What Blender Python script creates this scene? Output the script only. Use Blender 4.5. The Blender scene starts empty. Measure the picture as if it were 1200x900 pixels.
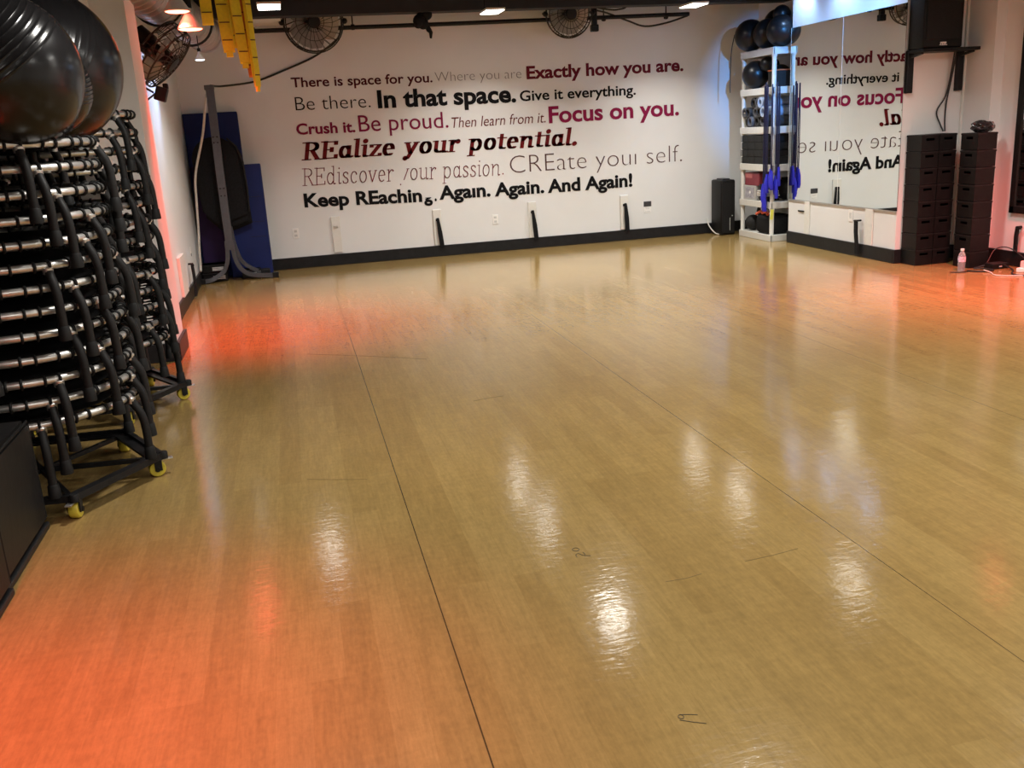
import bpy, bmesh, math, random
from mathutils import Vector, Matrix
random.seed(7)
S = bpy.context.scene
COL = S.collection
PI = math.pi

# ------------------------------------------------------------------ camera, world, exposure
YAW, PITCH, ROLL, FPX = 0.216478, 0.267646, -0.0578602, 1094.67
fw = Vector((math.sin(YAW)*math.cos(PITCH), math.cos(YAW)*math.cos(PITCH), -math.sin(PITCH)))
rt = Vector((math.cos(YAW), -math.sin(YAW), 0)); up = rt.cross(fw)
cr, sr = math.cos(ROLL), math.sin(ROLL)
rgt = rt*cr + up*sr; upp = -rt*sr + up*cr
cam = bpy.data.cameras.new('camera'); cam.sensor_width = 36; cam.lens = FPX/1200*36; cam.clip_end = 60
co = bpy.data.objects.new('camera', cam); COL.objects.link(co)
m3 = Matrix((rgt, upp, -fw)).transposed()
co.matrix_world = Matrix.Translation((0, 0, 1.5)) @ m3.to_4x4()
S.camera = co
S.view_settings.view_transform = 'Standard'; S.view_settings.look = 'None'
S.view_settings.gamma = 1; S.view_settings.exposure = 0.0; S.view_settings.use_curve_mapping = False
w = bpy.data.worlds.new('room_air'); S.world = w; w.use_nodes = True
w.node_tree.nodes['Background'].inputs[0].default_value = (1, .95, .9, 1)
w.node_tree.nodes['Background'].inputs[1].default_value = 0.03
PANEL = 13.0           # brightness of the ceiling diffusers
PANELW = 26.0         # watts thrown down by each panel
RED = 190.0           # watts of each red bulb
BLUE = 20.0           # watts of each blue-white can light

# ------------------------------------------------------------------ materials
def mat(name, col, rough=.5, metal=0, var=.08, scale=30, bump=0, bscale=200, spec=.5, emit=None, estr=0, stretch=(1, 1, 1), coat=0):
    m = bpy.data.materials.new(name); m.use_nodes = True
    nt = m.node_tree; b = nt.nodes['Principled BSDF']
    b.inputs['Roughness'].default_value = rough; b.inputs['Metallic'].default_value = metal
    b.inputs['Specular IOR Level'].default_value = spec
    if coat: b.inputs['Coat Weight'].default_value = coat
    tc = nt.nodes.new('ShaderNodeTexCoord'); mp = nt.nodes.new('ShaderNodeMapping')
    mp.inputs['Scale'].default_value = stretch
    nt.links.new(tc.outputs['Object'], mp.inputs[0])
    n = nt.nodes.new('ShaderNodeTexNoise'); n.inputs['Scale'].default_value = scale; n.inputs['Detail'].default_value = 4
    nt.links.new(mp.outputs[0], n.inputs['Vector'])
    r = nt.nodes.new('ShaderNodeValToRGB')
    r.color_ramp.elements[0].position = .3; r.color_ramp.elements[1].position = .7
    r.color_ramp.elements[0].color = tuple(c*(1-var) for c in col)+(1,)
    r.color_ramp.elements[1].color = tuple(min(1, c*(1+var)) for c in col)+(1,)
    nt.links.new(n.outputs['Fac'], r.inputs[0]); nt.links.new(r.outputs[0], b.inputs['Base Color'])
    if bump:
        n2 = nt.nodes.new('ShaderNodeTexNoise'); n2.inputs['Scale'].default_value = bscale; n2.inputs['Detail'].default_value = 3
        nt.links.new(mp.outputs[0], n2.inputs['Vector'])
        bp = nt.nodes.new('ShaderNodeBump'); bp.inputs['Strength'].default_value = bump; bp.inputs['Distance'].default_value = .01
        nt.links.new(n2.outputs['Fac'], bp.inputs['Height']); nt.links.new(bp.outputs[0], b.inputs['Normal'])
    if emit:
        b.inputs['Emission Color'].default_value = tuple(emit)+(1,); b.inputs['Emission Strength'].default_value = estr
    return m

M = {}
M['wall'] = mat('white_wall_paint', (.75, .755, .745), .62, var=.03, scale=1.6, bump=.04, bscale=90)
M['wallshade'] = mat('alcove_shade_tone', (.02, .019, .019), .8, var=.1)  # shade behind the trampoline stacks, put into the alcove wall colour
M['wallside'] = mat('pale_wall_paint', (.76, .76, .75), .55, var=.03, scale=1.6, bump=.04, bscale=90)
M['ceil'] = mat('black_ceiling_paint', (.012, .012, .013), .7, var=.3, scale=6)
M['base'] = mat('black_vinyl_base', (.014, .014, .015), .38, var=.2, scale=20, spec=.22)
M['mirror'] = mat('mirror_glass', (.86, .9, .89), .0, 1, var=.0)
M['whiteplastic'] = mat('white_plastic', (.74, .73, .68), .42, var=.03)
M['shelfplastic'] = mat('grey_white_shelf_plastic', (.62, .61, .56), .45, var=.04)
M['plate'] = mat('white_switch_plate', (.86, .85, .82), .35, var=.02)
M['black'] = mat('black_plastic', (.007, .007, .007), .45, var=.25, spec=.22)
M['blackmetal'] = mat('black_powder_coat', (.012, .012, .013), .35, var=.25, scale=60, spec=.22)
M['blackcloth'] = mat('black_cloth', (.009, .009, .01), .85, var=.3, scale=60, bump=.3, bscale=350, spec=.2)
M['foam'] = mat('charcoal_rubber', (.013, .0125, .0125), .55, var=.2, scale=80, spec=.22)
M['foot'] = mat('black_rubber_tip', (.011, .011, .011), .6, var=.2, spec=.22)
M['steel'] = mat('brushed_steel_tube', (.62, .60, .57), .34, .85, var=.08, scale=50)
M['cord'] = mat('black_bungee', (.008, .008, .008), .6, var=.2, spec=.22)
M['meshmat'] = mat('black_jump_fabric', (.007, .007, .008), .7, var=.3, scale=80, spec=.25)
M['ball'] = mat('black_ball_rubber', (.009, .0085, .009), .22, var=.2, scale=5, spec=.35)
M['smallball'] = mat('black_satin_rubber', (.008, .008, .009), .33, var=.2, scale=8, spec=.3)
M['yellowwheel'] = mat('yellow_caster_tread', (.62, .5, .05), .4, var=.08)
M['vinyl'] = mat('black_padded_vinyl', (.011, .0105, .0105), .42, var=.15, scale=4, bump=.15, bscale=14, spec=.22)
M['bluemat'] = mat('navy_mat_vinyl', (.008, .017, .095), .6, var=.12, scale=5, bump=.1, bscale=12, spec=.22)
M['purplemat'] = mat('dark_purple_mat', (.022, .008, .05), .6, var=.12, scale=8, spec=.22)
M['greysteel'] = mat('grey_painted_steel', (.075, .08, .09), .42, .2, var=.08)
M['yellowstrap'] = mat('yellow_webbing', (.9, .76, .03), .6, var=.06, scale=40)
M['orangestrap'] = mat('orange_webbing', (.62, .2, .03), .6, var=.08, scale=40)
M['strapmark'] = mat('dark_stitching', (.12, .05, .015), .7)
M['duct'] = mat('galvanised_duct', (.5, .46, .44), .35, .75, var=.1, scale=6)
M['bulbwhite'] = mat('white_lamp_shell', (.8, .78, .76), .4, var=.03)
M['redglow'] = mat('red_bulb_face', (.9, .2, .15), .4, emit=(1, .13, .075), estr=15)
M['whiteglow'] = mat('cool_bulb_face', (.9, .9, .9), .4, emit=(.75, .87, 1), estr=9)
M['panelglow'] = mat('lit_ceiling_diffuser', (.9, .9, .9), .4, emit=(1, .96, .86), estr=PANEL)
M['bluedk'] = mat('blue_handle_plastic', (.02, .022, .5), .35, var=.1)
M['ropeblue'] = mat('dark_blue_tubing', (.008, .009, .04), .4, var=.1)
M['tag'] = mat('yellow_paper_tag', (.75, .72, .1), .7)
M['redbox'] = mat('dark_red_box', (.2, .022, .035), .5, var=.1)
M['redboxtop'] = mat('faded_red_paper', (.4, .12, .12), .6)
M['greybox'] = mat('grey_carton', (.42, .42, .40), .6, var=.06)
M['photo'] = mat('printed_panel', (.35, .34, .38), .5, var=.35, scale=35)
M['roller'] = mat('grey_foam_roller', (.085, .09, .105), .75, var=.12)
M['rollerdark'] = mat('black_foam_roller', (.022, .022, .024), .7, var=.15)
M['rollerblue'] = mat('pale_blue_foam_roller', (.3, .38, .52), .7, var=.08)
M['block'] = mat('black_foam_block', (.02, .02, .02), .75, var=.2, spec=.22)
M['orange'] = mat('orange_strap', (.62, .1, .04), .6)
M['orangerim'] = mat('orange_rim', (.5, .13, .05), .5)
M['bottle'] = mat('clear_bottle_plastic', (.75, .78, .82), .12, var=.02)
M['bottle'].node_tree.nodes['Principled BSDF'].inputs['Transmission Weight'].default_value = .75
M['bottlelabel'] = mat('bottle_wrap', (.55, .5, .62), .4, var=.5, scale=60)
M['cap'] = mat('white_cap', (.8, .8, .8), .4)
M['cable'] = mat('black_cable_rubber', (.01, .01, .01), .45)
M['whitecable'] = mat('white_cable_rubber', (.62, .58, .52), .45)
M['pinkplug'] = mat('translucent_plug', (.75, .4, .38), .4, emit=(1, .3, .25), estr=.25)
M['fanmetal'] = mat('dark_fan_wire', (.03, .029, .028), .4, .5, var=.2)
M['fanblade'] = mat('dull_fan_blade', (.3, .28, .25), .4, .6, var=.1)
M['brown'] = mat('brown_strap', (.28, .16, .1), .7)
M['ltgrey'] = mat('light_grey_print', (.6, .6, .58), .6)
M['dkplate'] = mat('dark_notice', (.04, .04, .045), .5, var=.3, scale=90)
M['bag'] = mat('crumpled_black_film', (.015, .015, .016), .28, var=.4, scale=18)
M['clearbag'] = mat('clear_film', (.8, .78, .76), .15)
M['clearbag'].node_tree.nodes['Principled BSDF'].inputs['Transmission Weight'].default_value = .8
M['ink'] = mat('black_marker_ink', (.06, .045, .02), .7)
M['scratch'] = mat('dark_scratch', (.17, .12, .05), .6)

# vinyl floor printed with planks that run towards the back wall
def floor_mat():
    m = bpy.data.materials.new('wood_print_vinyl'); m.use_nodes = True
    nt = m.node_tree; N = nt.nodes; L = nt.links; b = N['Principled BSDF']
    tc = N.new('ShaderNodeTexCoord')
    def mapping(sc, rot=(0, 0, 0)):
        p = N.new('ShaderNodeMapping'); p.inputs['Scale'].default_value = sc; p.inputs['Rotation'].default_value = rot
        L.new(tc.outputs['Object'], p.inputs[0]); return p
    pm = mapping((1, 1, 1), (0, 0, PI/2))
    br = N.new('ShaderNodeTexBrick'); L.new(pm.outputs[0], br.inputs['Vector'])
    br.inputs['Scale'].default_value = 1; br.inputs['Brick Width'].default_value = 1.22; br.inputs['Row Height'].default_value = .1
    br.inputs['Mortar Size'].default_value = .0012; br.inputs['Mortar Smooth'].default_value = .5
    br.inputs['Color1'].default_value = (.285, .182, .062, 1); br.inputs['Color2'].default_value = (.328, .216, .077, 1)
    br.inputs['Mortar'].default_value = (.29, .187, .064, 1); br.offset = .37
    def noise(sc, scale, det=5, rough=.6):
        p = mapping(sc); n = N.new('ShaderNodeTexNoise'); n.inputs['Scale'].default_value = scale
        n.inputs['Detail'].default_value = det; n.inputs['Roughness'].default_value = rough
        L.new(p.outputs[0], n.inputs['Vector']); return n
    def mul(a, n, lo, hi, p0=.3, p1=.7):
        r = N.new('ShaderNodeMapRange'); r.inputs[1].default_value = p0; r.inputs[2].default_value = p1
        r.inputs[3].default_value = lo; r.inputs[4].default_value = hi; L.new(n.outputs['Fac'], r.inputs[0])
        x = N.new('ShaderNodeMix'); x.data_type = 'RGBA'; x.blend_type = 'MULTIPLY'; x.inputs[0].default_value = 1
        L.new(a, x.inputs[6]); L.new(r.outputs[0], x.inputs[7]); return x.outputs[2]
    c = br.outputs['Color']
    c = mul(c, noise((9, .9, 1), 3), .9, 1.07)             # long grain
    c = mul(c, noise((26, 2, 1), 4, 4), .9, 1.06)             # fine grain
    c = mul(c, noise((2, 9, 1), 3), .95, 1.04)               # cross scuffs
    c = mul(c, noise((1.6, .8, 1), 42, 6, .7), .88, 1.08)             # mottling
    c = mul(c, noise((1, 1, 1), .7, 3), .92, 1.06)            # wear
    # sheet seams along Y every 1.5 m
    sep = N.new('ShaderNodeSeparateXYZ'); L.new(tc.outputs['Object'], sep.inputs[0])
    def mth(op, a, bv=None):
        q = N.new('ShaderNodeMath'); q.operation = op
        if hasattr(a, 'is_linked') or hasattr(a, 'links'): L.new(a, q.inputs[0])
        else: q.inputs[0].default_value = a
        if bv is not None:
            if hasattr(bv, 'links'): L.new(bv, q.inputs[1])
            else: q.inputs[1].default_value = bv
        return q.outputs[0]
    prev = None
    for sx, sw in ((.322, .0021), (1.822, .0015), (3.322, .0014)):
        d = mth('ABSOLUTE', mth('SUBTRACT', sep.outputs['X'], sx))
        t = mth('LESS_THAN', d, sw)
        prev = t if prev is None else mth('MAXIMUM', prev, t)
    x = N.new('ShaderNodeMix'); x.data_type = 'RGBA'; L.new(prev, x.inputs[0]); L.new(c, x.inputs[6])
    x.inputs[7].default_value = (.06, .04, .018, 1)
    L.new(x.outputs[2], b.inputs['Base Color'])
    rn = noise((1, 1, 1), 9, 4); r = N.new('ShaderNodeMapRange')
    r.inputs[3].default_value = .09; r.inputs[4].default_value = .16; L.new(rn.outputs['Fac'], r.inputs[0]); L.new(r.outputs[0], b.inputs['Roughness'])
    b.inputs['Specular IOR Level'].default_value = .45
    h1 = noise((16, 40, 1), 1, 2); h2 = noise((1, 1, 1), 60, 2); h3 = noise((3, 6, 1), 1, 2)
    h = mth('ADD', mth('MULTIPLY', h1.outputs['Fac'], 1.0), mth('ADD', mth('MULTIPLY', h2.outputs['Fac'], .12), mth('MULTIPLY', h3.outputs['Fac'], 1.0)))
    h = mth('SUBTRACT', h, mth('MULTIPLY', prev, .3))
    bp = N.new('ShaderNodeBump'); bp.inputs['Strength'].default_value = .5; bp.inputs['Distance'].default_value = .0015
    L.new(h, bp.inputs['Height']); L.new(bp.outputs[0], b.inputs['Normal'])
    return m
M['floor'] = floor_mat()

def ink(name, col): return mat(name, col, .7, var=.04, spec=.12)

# ------------------------------------------------------------------ mesh helpers
class MB:
    def __init__(s): s.bm = bmesh.new()
    def quadbox(s, pts):      # 8 points: bottom 4 ccw, top 4 ccw
        v = [s.bm.verts.new(p) for p in pts]
        for f in ((3, 2, 1, 0), (4, 5, 6, 7), (0, 1, 5, 4), (1, 2, 6, 5), (2, 3, 7, 6), (3, 0, 4, 7)):
            s.bm.faces.new([v[i] for i in f])
        return s
    def box(s, x0, x1, y0, y1, z0, z1, bev=0, seg=2):
        if bev <= 0:
            return s.quadbox([(x0, y0, z0), (x1, y0, z0), (x1, y1, z0), (x0, y1, z0), (x0, y0, z1), (x1, y0, z1), (x1, y1, z1), (x0, y1, z1)])
        t = bmesh.new(); bmesh.ops.create_cube(t, size=1)
        for v in t.verts:
            v.co = Vector((x0+(v.co.x+.5)*(x1-x0), y0+(v.co.y+.5)*(y1-y0), z0+(v.co.z+.5)*(z1-z0)))
        bmesh.ops.bevel(t, geom=list(t.edges), offset=bev, segments=seg, affect='EDGES', profile=.5)
        return s.absorb(t)
    def absorb(s, t, mtx=None):
        if mtx is not None: bmesh.ops.transform(t, matrix=mtx, verts=t.verts)
        mp = {v: s.bm.verts.new(v.co) for v in t.verts}
        for f in t.faces:
            try: s.bm.faces.new([mp[v] for v in f.verts])
            except ValueError: pass
        t.free(); return s
    def tube(s, pts, r, n=10, cap=True, closed=False, flat=None):
        P = [Vector(p) for p in pts]; rings = []; N = len(P); prevn = None
        for i, p in enumerate(P):
            if closed: t = (P[(i+1) % N]-P[i-1])
            else: t = (P[min(i+1, N-1)]-P[max(i-1, 0)])
            t.normalize()
            if prevn is None:
                a = Vector((0, 0, 1)) if abs(t.z) < .9 else Vector((1, 0, 0))
                nrm = (a - t*a.dot(t)).normalized()
            else:
                nrm = (prevn - t*prevn.dot(t)).normalized()
            prevn = nrm; bi = t.cross(nrm)
            rr = r[i] if isinstance(r, (list, tuple)) else r
            rings.append([s.bm.verts.new(p + (nrm*math.cos(2*PI*k/n) + bi*math.sin(2*PI*k/n))*rr) for k in range(n)])
        for i in range(N if closed else N-1):
            a, b = rings[i], rings[(i+1) % N]
            for k in range(n): s.bm.faces.new((a[k], a[(k+1) % n], b[(k+1) % n], b[k]))
        if cap and not closed:
            s.bm.faces.new(rings[0][::-1]); s.bm.faces.new(rings[-1])
        return s
    def rect_sweep(s, pts, wid, dep, side):    # rectangular section, `side` = constant width direction
        P = [Vector(p) for p in pts]; sd = Vector(side).normalized(); rings = []
        for i, p in enumerate(P):
            t = (P[min(i+1, len(P)-1)]-P[max(i-1, 0)]).normalized(); n = t.cross(sd).normalized()
            rings.append([s.bm.verts.new(p + sd*(a*wid/2) + n*(b*dep/2)) for a, b in ((-1, -1), (1, -1), (1, 1), (-1, 1))])
        for i in range(len(P)-1):
            for k in range(4): s.bm.faces.new((rings[i][k], rings[i][(k+1) % 4], rings[i+1][(k+1) % 4], rings[i+1][k]))
        s.bm.faces.new(rings[0][::-1]); s.bm.faces.new(rings[-1]); return s
    def lathe(s, prof, n=24, mtx=None):        # prof: (radius, z)
        t = bmesh.new(); rings = []
        for r, z in prof:
            if r < 1e-6: rings.append([t.verts.new((0, 0, z))])
            else: rings.append([t.verts.new((r*math.cos(2*PI*k/n), r*math.sin(2*PI*k/n), z)) for k in range(n)])
        for a, b in zip(rings, rings[1:]):
            for k in range(n):
                q = [a[k % len(a)], a[(k+1) % len(a)], b[(k+1) % len(b)], b[k % len(b)]]
                q = list(dict.fromkeys(q))
                if len(q) >= 3:
                    try: t.faces.new(q)
                    except ValueError: pass
        return s.absorb(t, mtx)
    def prism(s, outline, y0, y1):             # outline in x,z
        a = [s.bm.verts.new((x, y0, z)) for x, z in outline]; b = [s.bm.verts.new((x, y1, z)) for x, z in outline]
        s.bm.faces.new(a); s.bm.faces.new(b[::-1]); n = len(a)
        for i in range(n): s.bm.faces.new((a[i], b[i], b[(i+1) % n], a[(i+1) % n]))
        return s
    def ball(s, c, r, seg=24, rings=14, sc=(1, 1, 1)):
        t = bmesh.new(); bmesh.ops.create_uvsphere(t, u_segments=seg, v_segments=rings, radius=r)
        return s.absorb(t, Matrix.Translation(c) @ Matrix.Diagonal(tuple(sc)+(1,)))
    def move(s, mtx): bmesh.ops.transform(s.bm, matrix=mtx, verts=s.bm.verts); return s
    def build(s, name, m, parent=None, smooth=False):
        bmesh.ops.recalc_face_normals(s.bm, faces=s.bm.faces)
        me = bpy.data.meshes.new(name); s.bm.to_mesh(me); s.bm.free()
        me.materials.append(M[m] if isinstance(m, str) else m)
        if smooth:
            for p in me.polygons: p.use_smooth = True
            me.set_sharp_from_angle(angle=math.radians(40))
        o = bpy.data.objects.new(name, me); COL.objects.link(o)
        if parent is not None: o.parent = parent
        return o

def tag(o, label, cat, group=None, kind=None):
    o['label'] = label; o['category'] = cat
    if group: o['group'] = group
    if kind: o['kind'] = kind
    return o
def thing(name, label, cat, loc=(0, 0, 0), rotz=0, group=None):
    o = bpy.data.objects.new(name, None); COL.objects.link(o); o.empty_display_size = .1
    o.location = loc; o.rotation_euler = (0, 0, rotz)
    return tag(o, label, cat, group)
def dup(root, loc=None, rotz=None, label=None, group=None):
    r = root.copy(); COL.objects.link(r)
    if loc is not None: r.location = loc
    if rotz is not None: r.rotation_euler = (0, 0, rotz)
    if label: r['label'] = label
    if group: r['group'] = group
    for ch in list(root.children):
        c = ch.copy(); COL.objects.link(c); c.parent = r
        for g in list(ch.children):
            d = g.copy(); COL.objects.link(d); d.parent = c
    return r
def struct(o, label=None):
    o['kind'] = 'structure'
    if label: o['label'] = label
    return o
def spot(name, loc, aim, power, col, size=2.4, blend=.8, rad=.05, parent=None):
    l = bpy.data.lights.new(name, 'SPOT'); l.energy = power; l.color = col; l.spot_size = size; l.spot_blend = blend; l.shadow_soft_size = rad
    o = bpy.data.objects.new(name, l); COL.objects.link(o); o.location = loc
    o.rotation_euler = (Vector(aim)-Vector(loc)).to_track_quat('-Z', 'Y').to_euler()
    if parent is not None: o.parent = parent
    return o
def arc(c, r, a0, a1, n, axes=((1, 0, 0), (0, 0, 1))):
    A, B = Vector(axes[0]), Vector(axes[1]); c = Vector(c)
    return [c + A*(r*math.cos(a0+(a1-a0)*i/(n-1))) + B*(r*math.sin(a0+(a1-a0)*i/(n-1))) for i in range(n)]
def smoothpath(pts, k=6):                       # Catmull-Rom
    P = [Vector(p) for p in pts]; P = [P[0]*2-P[1]] + P + [P[-1]*2-P[-2]]; out = []
    for i in range(1, len(P)-2):
        for j in range(k):
            t = j/k; a, b, c, d = P[i-1:i+3]
            out.append(.5*((2*b)+(c-a)*t+(2*a-5*b+4*c-d)*t*t+(3*b-a-3*c+d)*t**3))
    out.append(P[-2]); return out
ORD = ['topmost', 'second from the top', 'third from the top', 'fourth from the top', 'fifth from the top', 'sixth from the top', 'seventh from the top',
       'eighth from the top', 'ninth from the top', 'tenth from the top', 'eleventh from the top', 'twelfth from the top', 'thirteenth from the top', 'lowest']

# ------------------------------------------------------------------ setting
CZ = 3.15
struct(MB().box(-2.1, 7.2, -3.2, 11.8, -.1, 0).build('floor', 'floor'), 'glossy vinyl floor printed like light oak planks')
struct(MB().box(-2.1, 7.2, -3.2, 11.8, CZ, CZ+.1).build('ceiling', 'ceil'), 'black painted ceiling')
struct(MB().box(-2.1, 7.2, 11.6, 11.8, 0, CZ).build('wall_back', 'wall'), 'white wall carrying the lettering')
lw = MB().box(-1.3, -1.1, 7.5, 11.6, 0, CZ)
struct(lw.build('wall_left', 'wallside'), 'pale side wall left of the lettering')
struct(MB().prism([(-1.15, 0), (-.93, 0), (-.93, CZ), (-1.15, CZ)], 7.02, 7.5).build('wall_left_pillar', 'wallside'), 'pillar projecting from the left wall behind the stacks')
struct(MB().box(-1.3, -1.15, 6.52, 7.5, 0, CZ).build('wall_left_return', 'wallside'))
struct(MB().box(-2.1, -1.3, 6.52, 6.7, 0, CZ).build('wall_left_alcove_end', 'wallshade'))
struct(MB().box(-2.1, -1.95, -3.2, 6.52, 0, CZ).build('wall_left_alcove', 'wallshade'))
struct(MB().box(-2.1, 7.2, -3.2, -3.0, 0, CZ).build('wall_front', 'wallside'))
struct(MB().box(5.7, 6.35, 8.1, 10.16, 0, CZ).build('wall_right_mirrored', 'wallside'), 'white wall under and over the mirrors')
struct(MB().box(6.03, 6.35, 10.16, 11.6, 0, CZ).build('wall_right_recess', 'wallside'))
struct(MB().box(6.35, 7.2, 7.72, 11.6, 0, CZ).build('wall_right_corner', 'wallside'))
struct(MB().box(6.46, 7.2, -3.0, 7.72, 0, CZ).build('wall_right', 'wallside'))
BH = .135
struct(MB().box(-1.08, 6.03, 11.578, 11.6, 0, BH, .004).build('baseboard_back', 'base'))
struct(MB().box(-1.1, -1.078, 7.52, 11.578, 0, BH, .004).build('baseboard_left', 'base'))
pb = MB().box(-1.15, -.905, 6.995, 7.02, 0, BH, .004).box(-.93, -.905, 7.0, 7.525, 0, BH, .004)
struct(pb.build('baseboard_left_pillar', 'base'))
struct(MB().box(5.678, 5.7, 8.1, 10.16, 0, BH, .004).box(5.68, 6.35, 8.078, 8.1, 0, BH, .004).build('baseboard_right_mirrored', 'base'))
struct(MB().box(6.44, 6.46, -3, 7.72, 0, BH, .004).box(6.33, 6.46, 7.70, 7.72, 0, BH, .004).build('baseboard_right', 'base'))
struct(MB().box(5.686, 5.7, 9.68, 9.785, BH, .505, .003).build('trim_1', 'whiteplastic'), 'white batten under the mirrors, nearer the shelf')
struct(MB().box(5.686, 5.7, 8.47, 8.6, BH, .5, .003).build('trim_2', 'whiteplastic'), 'white batten under the mirrors, nearer the bins')
struct(MB().box(6.325, 6.35, 8.075, 8.1, BH, CZ, .003).build('trim_3', 'whiteplastic'), 'pale corner bead beside the bins')
struct(MB().box(5.688, 5.7, 8.1, 10.16, .49, .508, .002).build('trim_4', 'steel'), 'metal channel along the mirror bottoms')

# ceiling beams
for i, (y, zb, lab) in enumerate(((10.78, 2.765, 'black painted ceiling beam nearest the lettered wall'),)):
    struct(MB().box(-1.1, 6.4, y, y+.2, zb, CZ, .006).build('ceiling_beam', 'ceil'), lab)
for y in (8.6, 6.2, 3.8):
    struct(MB().box(-1.1, 6.4, y, y+.2, 2.85, CZ, .006).build('ceiling_beam', 'ceil'))

# ceiling light panels
NEAR = {(0, 1): 'leftmost lit panel, right of the yellow straps', (1, 0): 'lit panel on the beam near the middle of the lettered wall',
        (2, 0): 'lit panel on the beam near the balls on the shelf'}
lx = (.0, 2.31, 4.62); ly = (10.42, 9.2, 6.95, 4.25, 2.3, .4, -1.5)
def make_light():
    t = thing('ceiling_light', '', 'ceiling light')
    MB().box(-.105, .105, -.18, .18, .0, .022, .004).build('frame', 'whiteplastic', t)
    MB().box(-.095, .095, -.17, .17, -.006, .0, .002).build('diffuser', 'panelglow', t)
    MB().tube([(-.08, 0, .02), (-.08, 0, .45)], .008).tube([(.08, 0, .02), (.08, 0, .45)], .008).build('hanger', 'blackmetal', t)
    l = bpy.data.lights.new('panel_light', 'AREA'); l.shape = 'RECTANGLE'; l.size = .18; l.size_y = .32; l.energy = PANELW; l.color = (1, .97, .91); l.spread = 2.15
    lo = bpy.data.objects.new('panel_light', l); COL.objects.link(lo); lo.parent = t; lo.location = (0, 0, -.012)
    return t
lt = None
for j, y in enumerate(ly):
    for i, x in enumerate(lx):
        if i == 0 and j not in (1, 3, 5): continue
        if lt is None: lt = make_light(); o = lt
        else: o = dup(lt)
        o.location = (x, y, 2.66 if (i, j) == (0, 1) else 2.70)
        if j >= 3:                       # the panels further into the room spread wider
            for c in o.children:
                if c.type == 'LIGHT': c.data = c.data.copy(); c.data.spread = 2.9; c.data.energy = PANELW*(1.5 if i == 0 else 1)
        o['label'] = NEAR.get((i, j), 'lit white ceiling panel, %s in its row, row %d from the lettered wall' % (('left', 'middle', 'right')[i], j+1))
        o['group'] = 'lit ceiling panels'

# unseen wide-spread panel, added to brighten the right-hand walls
t = dup(lt, (5.45, 4.7, 2.74), None, 'added unseen ceiling panel that brightens the right wing')
for c in t.children:
    if c.type == 'LIGHT': c.data = c.data.copy(); c.data.spread = 3.0; c.data.energy = 34
# blue-white stage light that washes the shelf end and the pillar edge
t = thing('stage_light', 'blue-white stage light under the ceiling, aimed at the white shelf', 'stage light', (4.75, 6.55, 2.8))
q = Vector((.84, 2.75, -.62)).to_track_quat('-Z', 'Y').to_matrix().to_4x4()
MB().lathe([(0, .2), (.06, .2), (.075, .15), (.085, -.03), (.078, -.03), (.07, .05), (0, .06)], 24).move(q).build('housing', 'black', t, True)
MB().lathe([(0, .05), (.069, .046), (.069, .04), (0, .04)], 24).move(q).build('lens', 'whiteglow', t, True)
MB().tube([(0, 0, .08), (0, 0, .35)], .012).build('yoke', 'blackmetal', t)
spot('stage_beam', q @ Vector((0, 0, -.05)), q @ Vector((0, 0, -2)), 850, (.1, .4, 1), .46, .8, .04, t)

# ------------------------------------------------------------------ wall lettering
def text_mesh(body, bold=0, shear=0):
    cu = bpy.data.curves.new('t', 'FONT'); cu.body = body; cu.size = 1; cu.offset = bold; cu.shear = shear; cu.resolution_u = 4; cu.extrude = .004
    o = bpy.data.objects.new('t', cu); COL.objects.link(o)
    dg = bpy.context.evaluated_depsgraph_get(); dg.update()
    me = bpy.data.meshes.new_from_object(o.evaluated_get(dg))
    bpy.data.objects.remove(o); bpy.data.curves.remove(cu)
    bm = bmesh.new(); bm.from_mesh(me); bpy.data.meshes.remove(me)
    return bm
_probe = text_mesh('H'); CAP = max(v.co.y for v in _probe.verts); _probe.free()
def place_text(mb, bm, x0, x1, zb0, zb1, cap, y=11.598, capref=None):
    xs = [v.co.x for v in bm.verts]; a, b = min(xs), max(xs)
    k = cap/(capref or CAP)
    for v in bm.verts:
        u = (v.co.x-a)/(b-a); z = v.co.y*k
        v.co = Vector((x0+u*(x1-x0), y-v.co.z*.3-.0015, zb0+(zb1-zb0)*u+z))
    mb.absorb(bm)
def letters(bm, name, m, parent):           # every letter (with its dot) becomes a part of the phrase
    bm.verts.ensure_lookup_table(); seen = set(); isl = []
    for v in bm.verts:
        if v in seen: continue
        st = [v]; seen.add(v); g = []
        while st:
            a = st.pop(); g.append(a)
            for e_ in a.link_edges:
                b = e_.other_vert(a)
                if b not in seen: seen.add(b); st.append(b)
        isl.append((min(q.co.x for q in g), max(q.co.x for q in g), g))
    isl.sort(key=lambda q: q[0]); grp = []
    for a, b, g in isl:
        if grp and (min(b, grp[-1][1])-max(a, grp[-1][0])) > .45*min(b-a, grp[-1][1]-grp[-1][0]):
            grp[-1][1] = max(b, grp[-1][1]); grp[-1][2] += g
        else: grp.append([a, b, g])
    for a, b, g in grp:
        gs = set(g); mp = {}; o = MB()
        for v in g: mp[v] = o.bm.verts.new(v.co)
        for v in g:
            for f in v.link_faces:
                if f.verts[0] is v:
                    try: o.bm.faces.new([mp[q] for q in f.verts])
                    except ValueError: pass
        o.build('letter', m, parent)
def phrase_thing(desc, mb, col):
    t = thing('wall_lettering', desc, 'wall lettering', (0, 0, 0), 0, 'lettering on the back wall')
    letters(mb.bm, 'letter', ink('lettering_vinyl', col), t); mb.bm.free(); return t
def phrase(body, x0, x1, z0, z1, cap, col, desc, bold=0, shear=0):
    mb = MB(); place_text(mb, text_mesh(body, bold, shear), x0, x1, z0, z1, cap)
    return phrase_thing(desc, mb, col)
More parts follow.
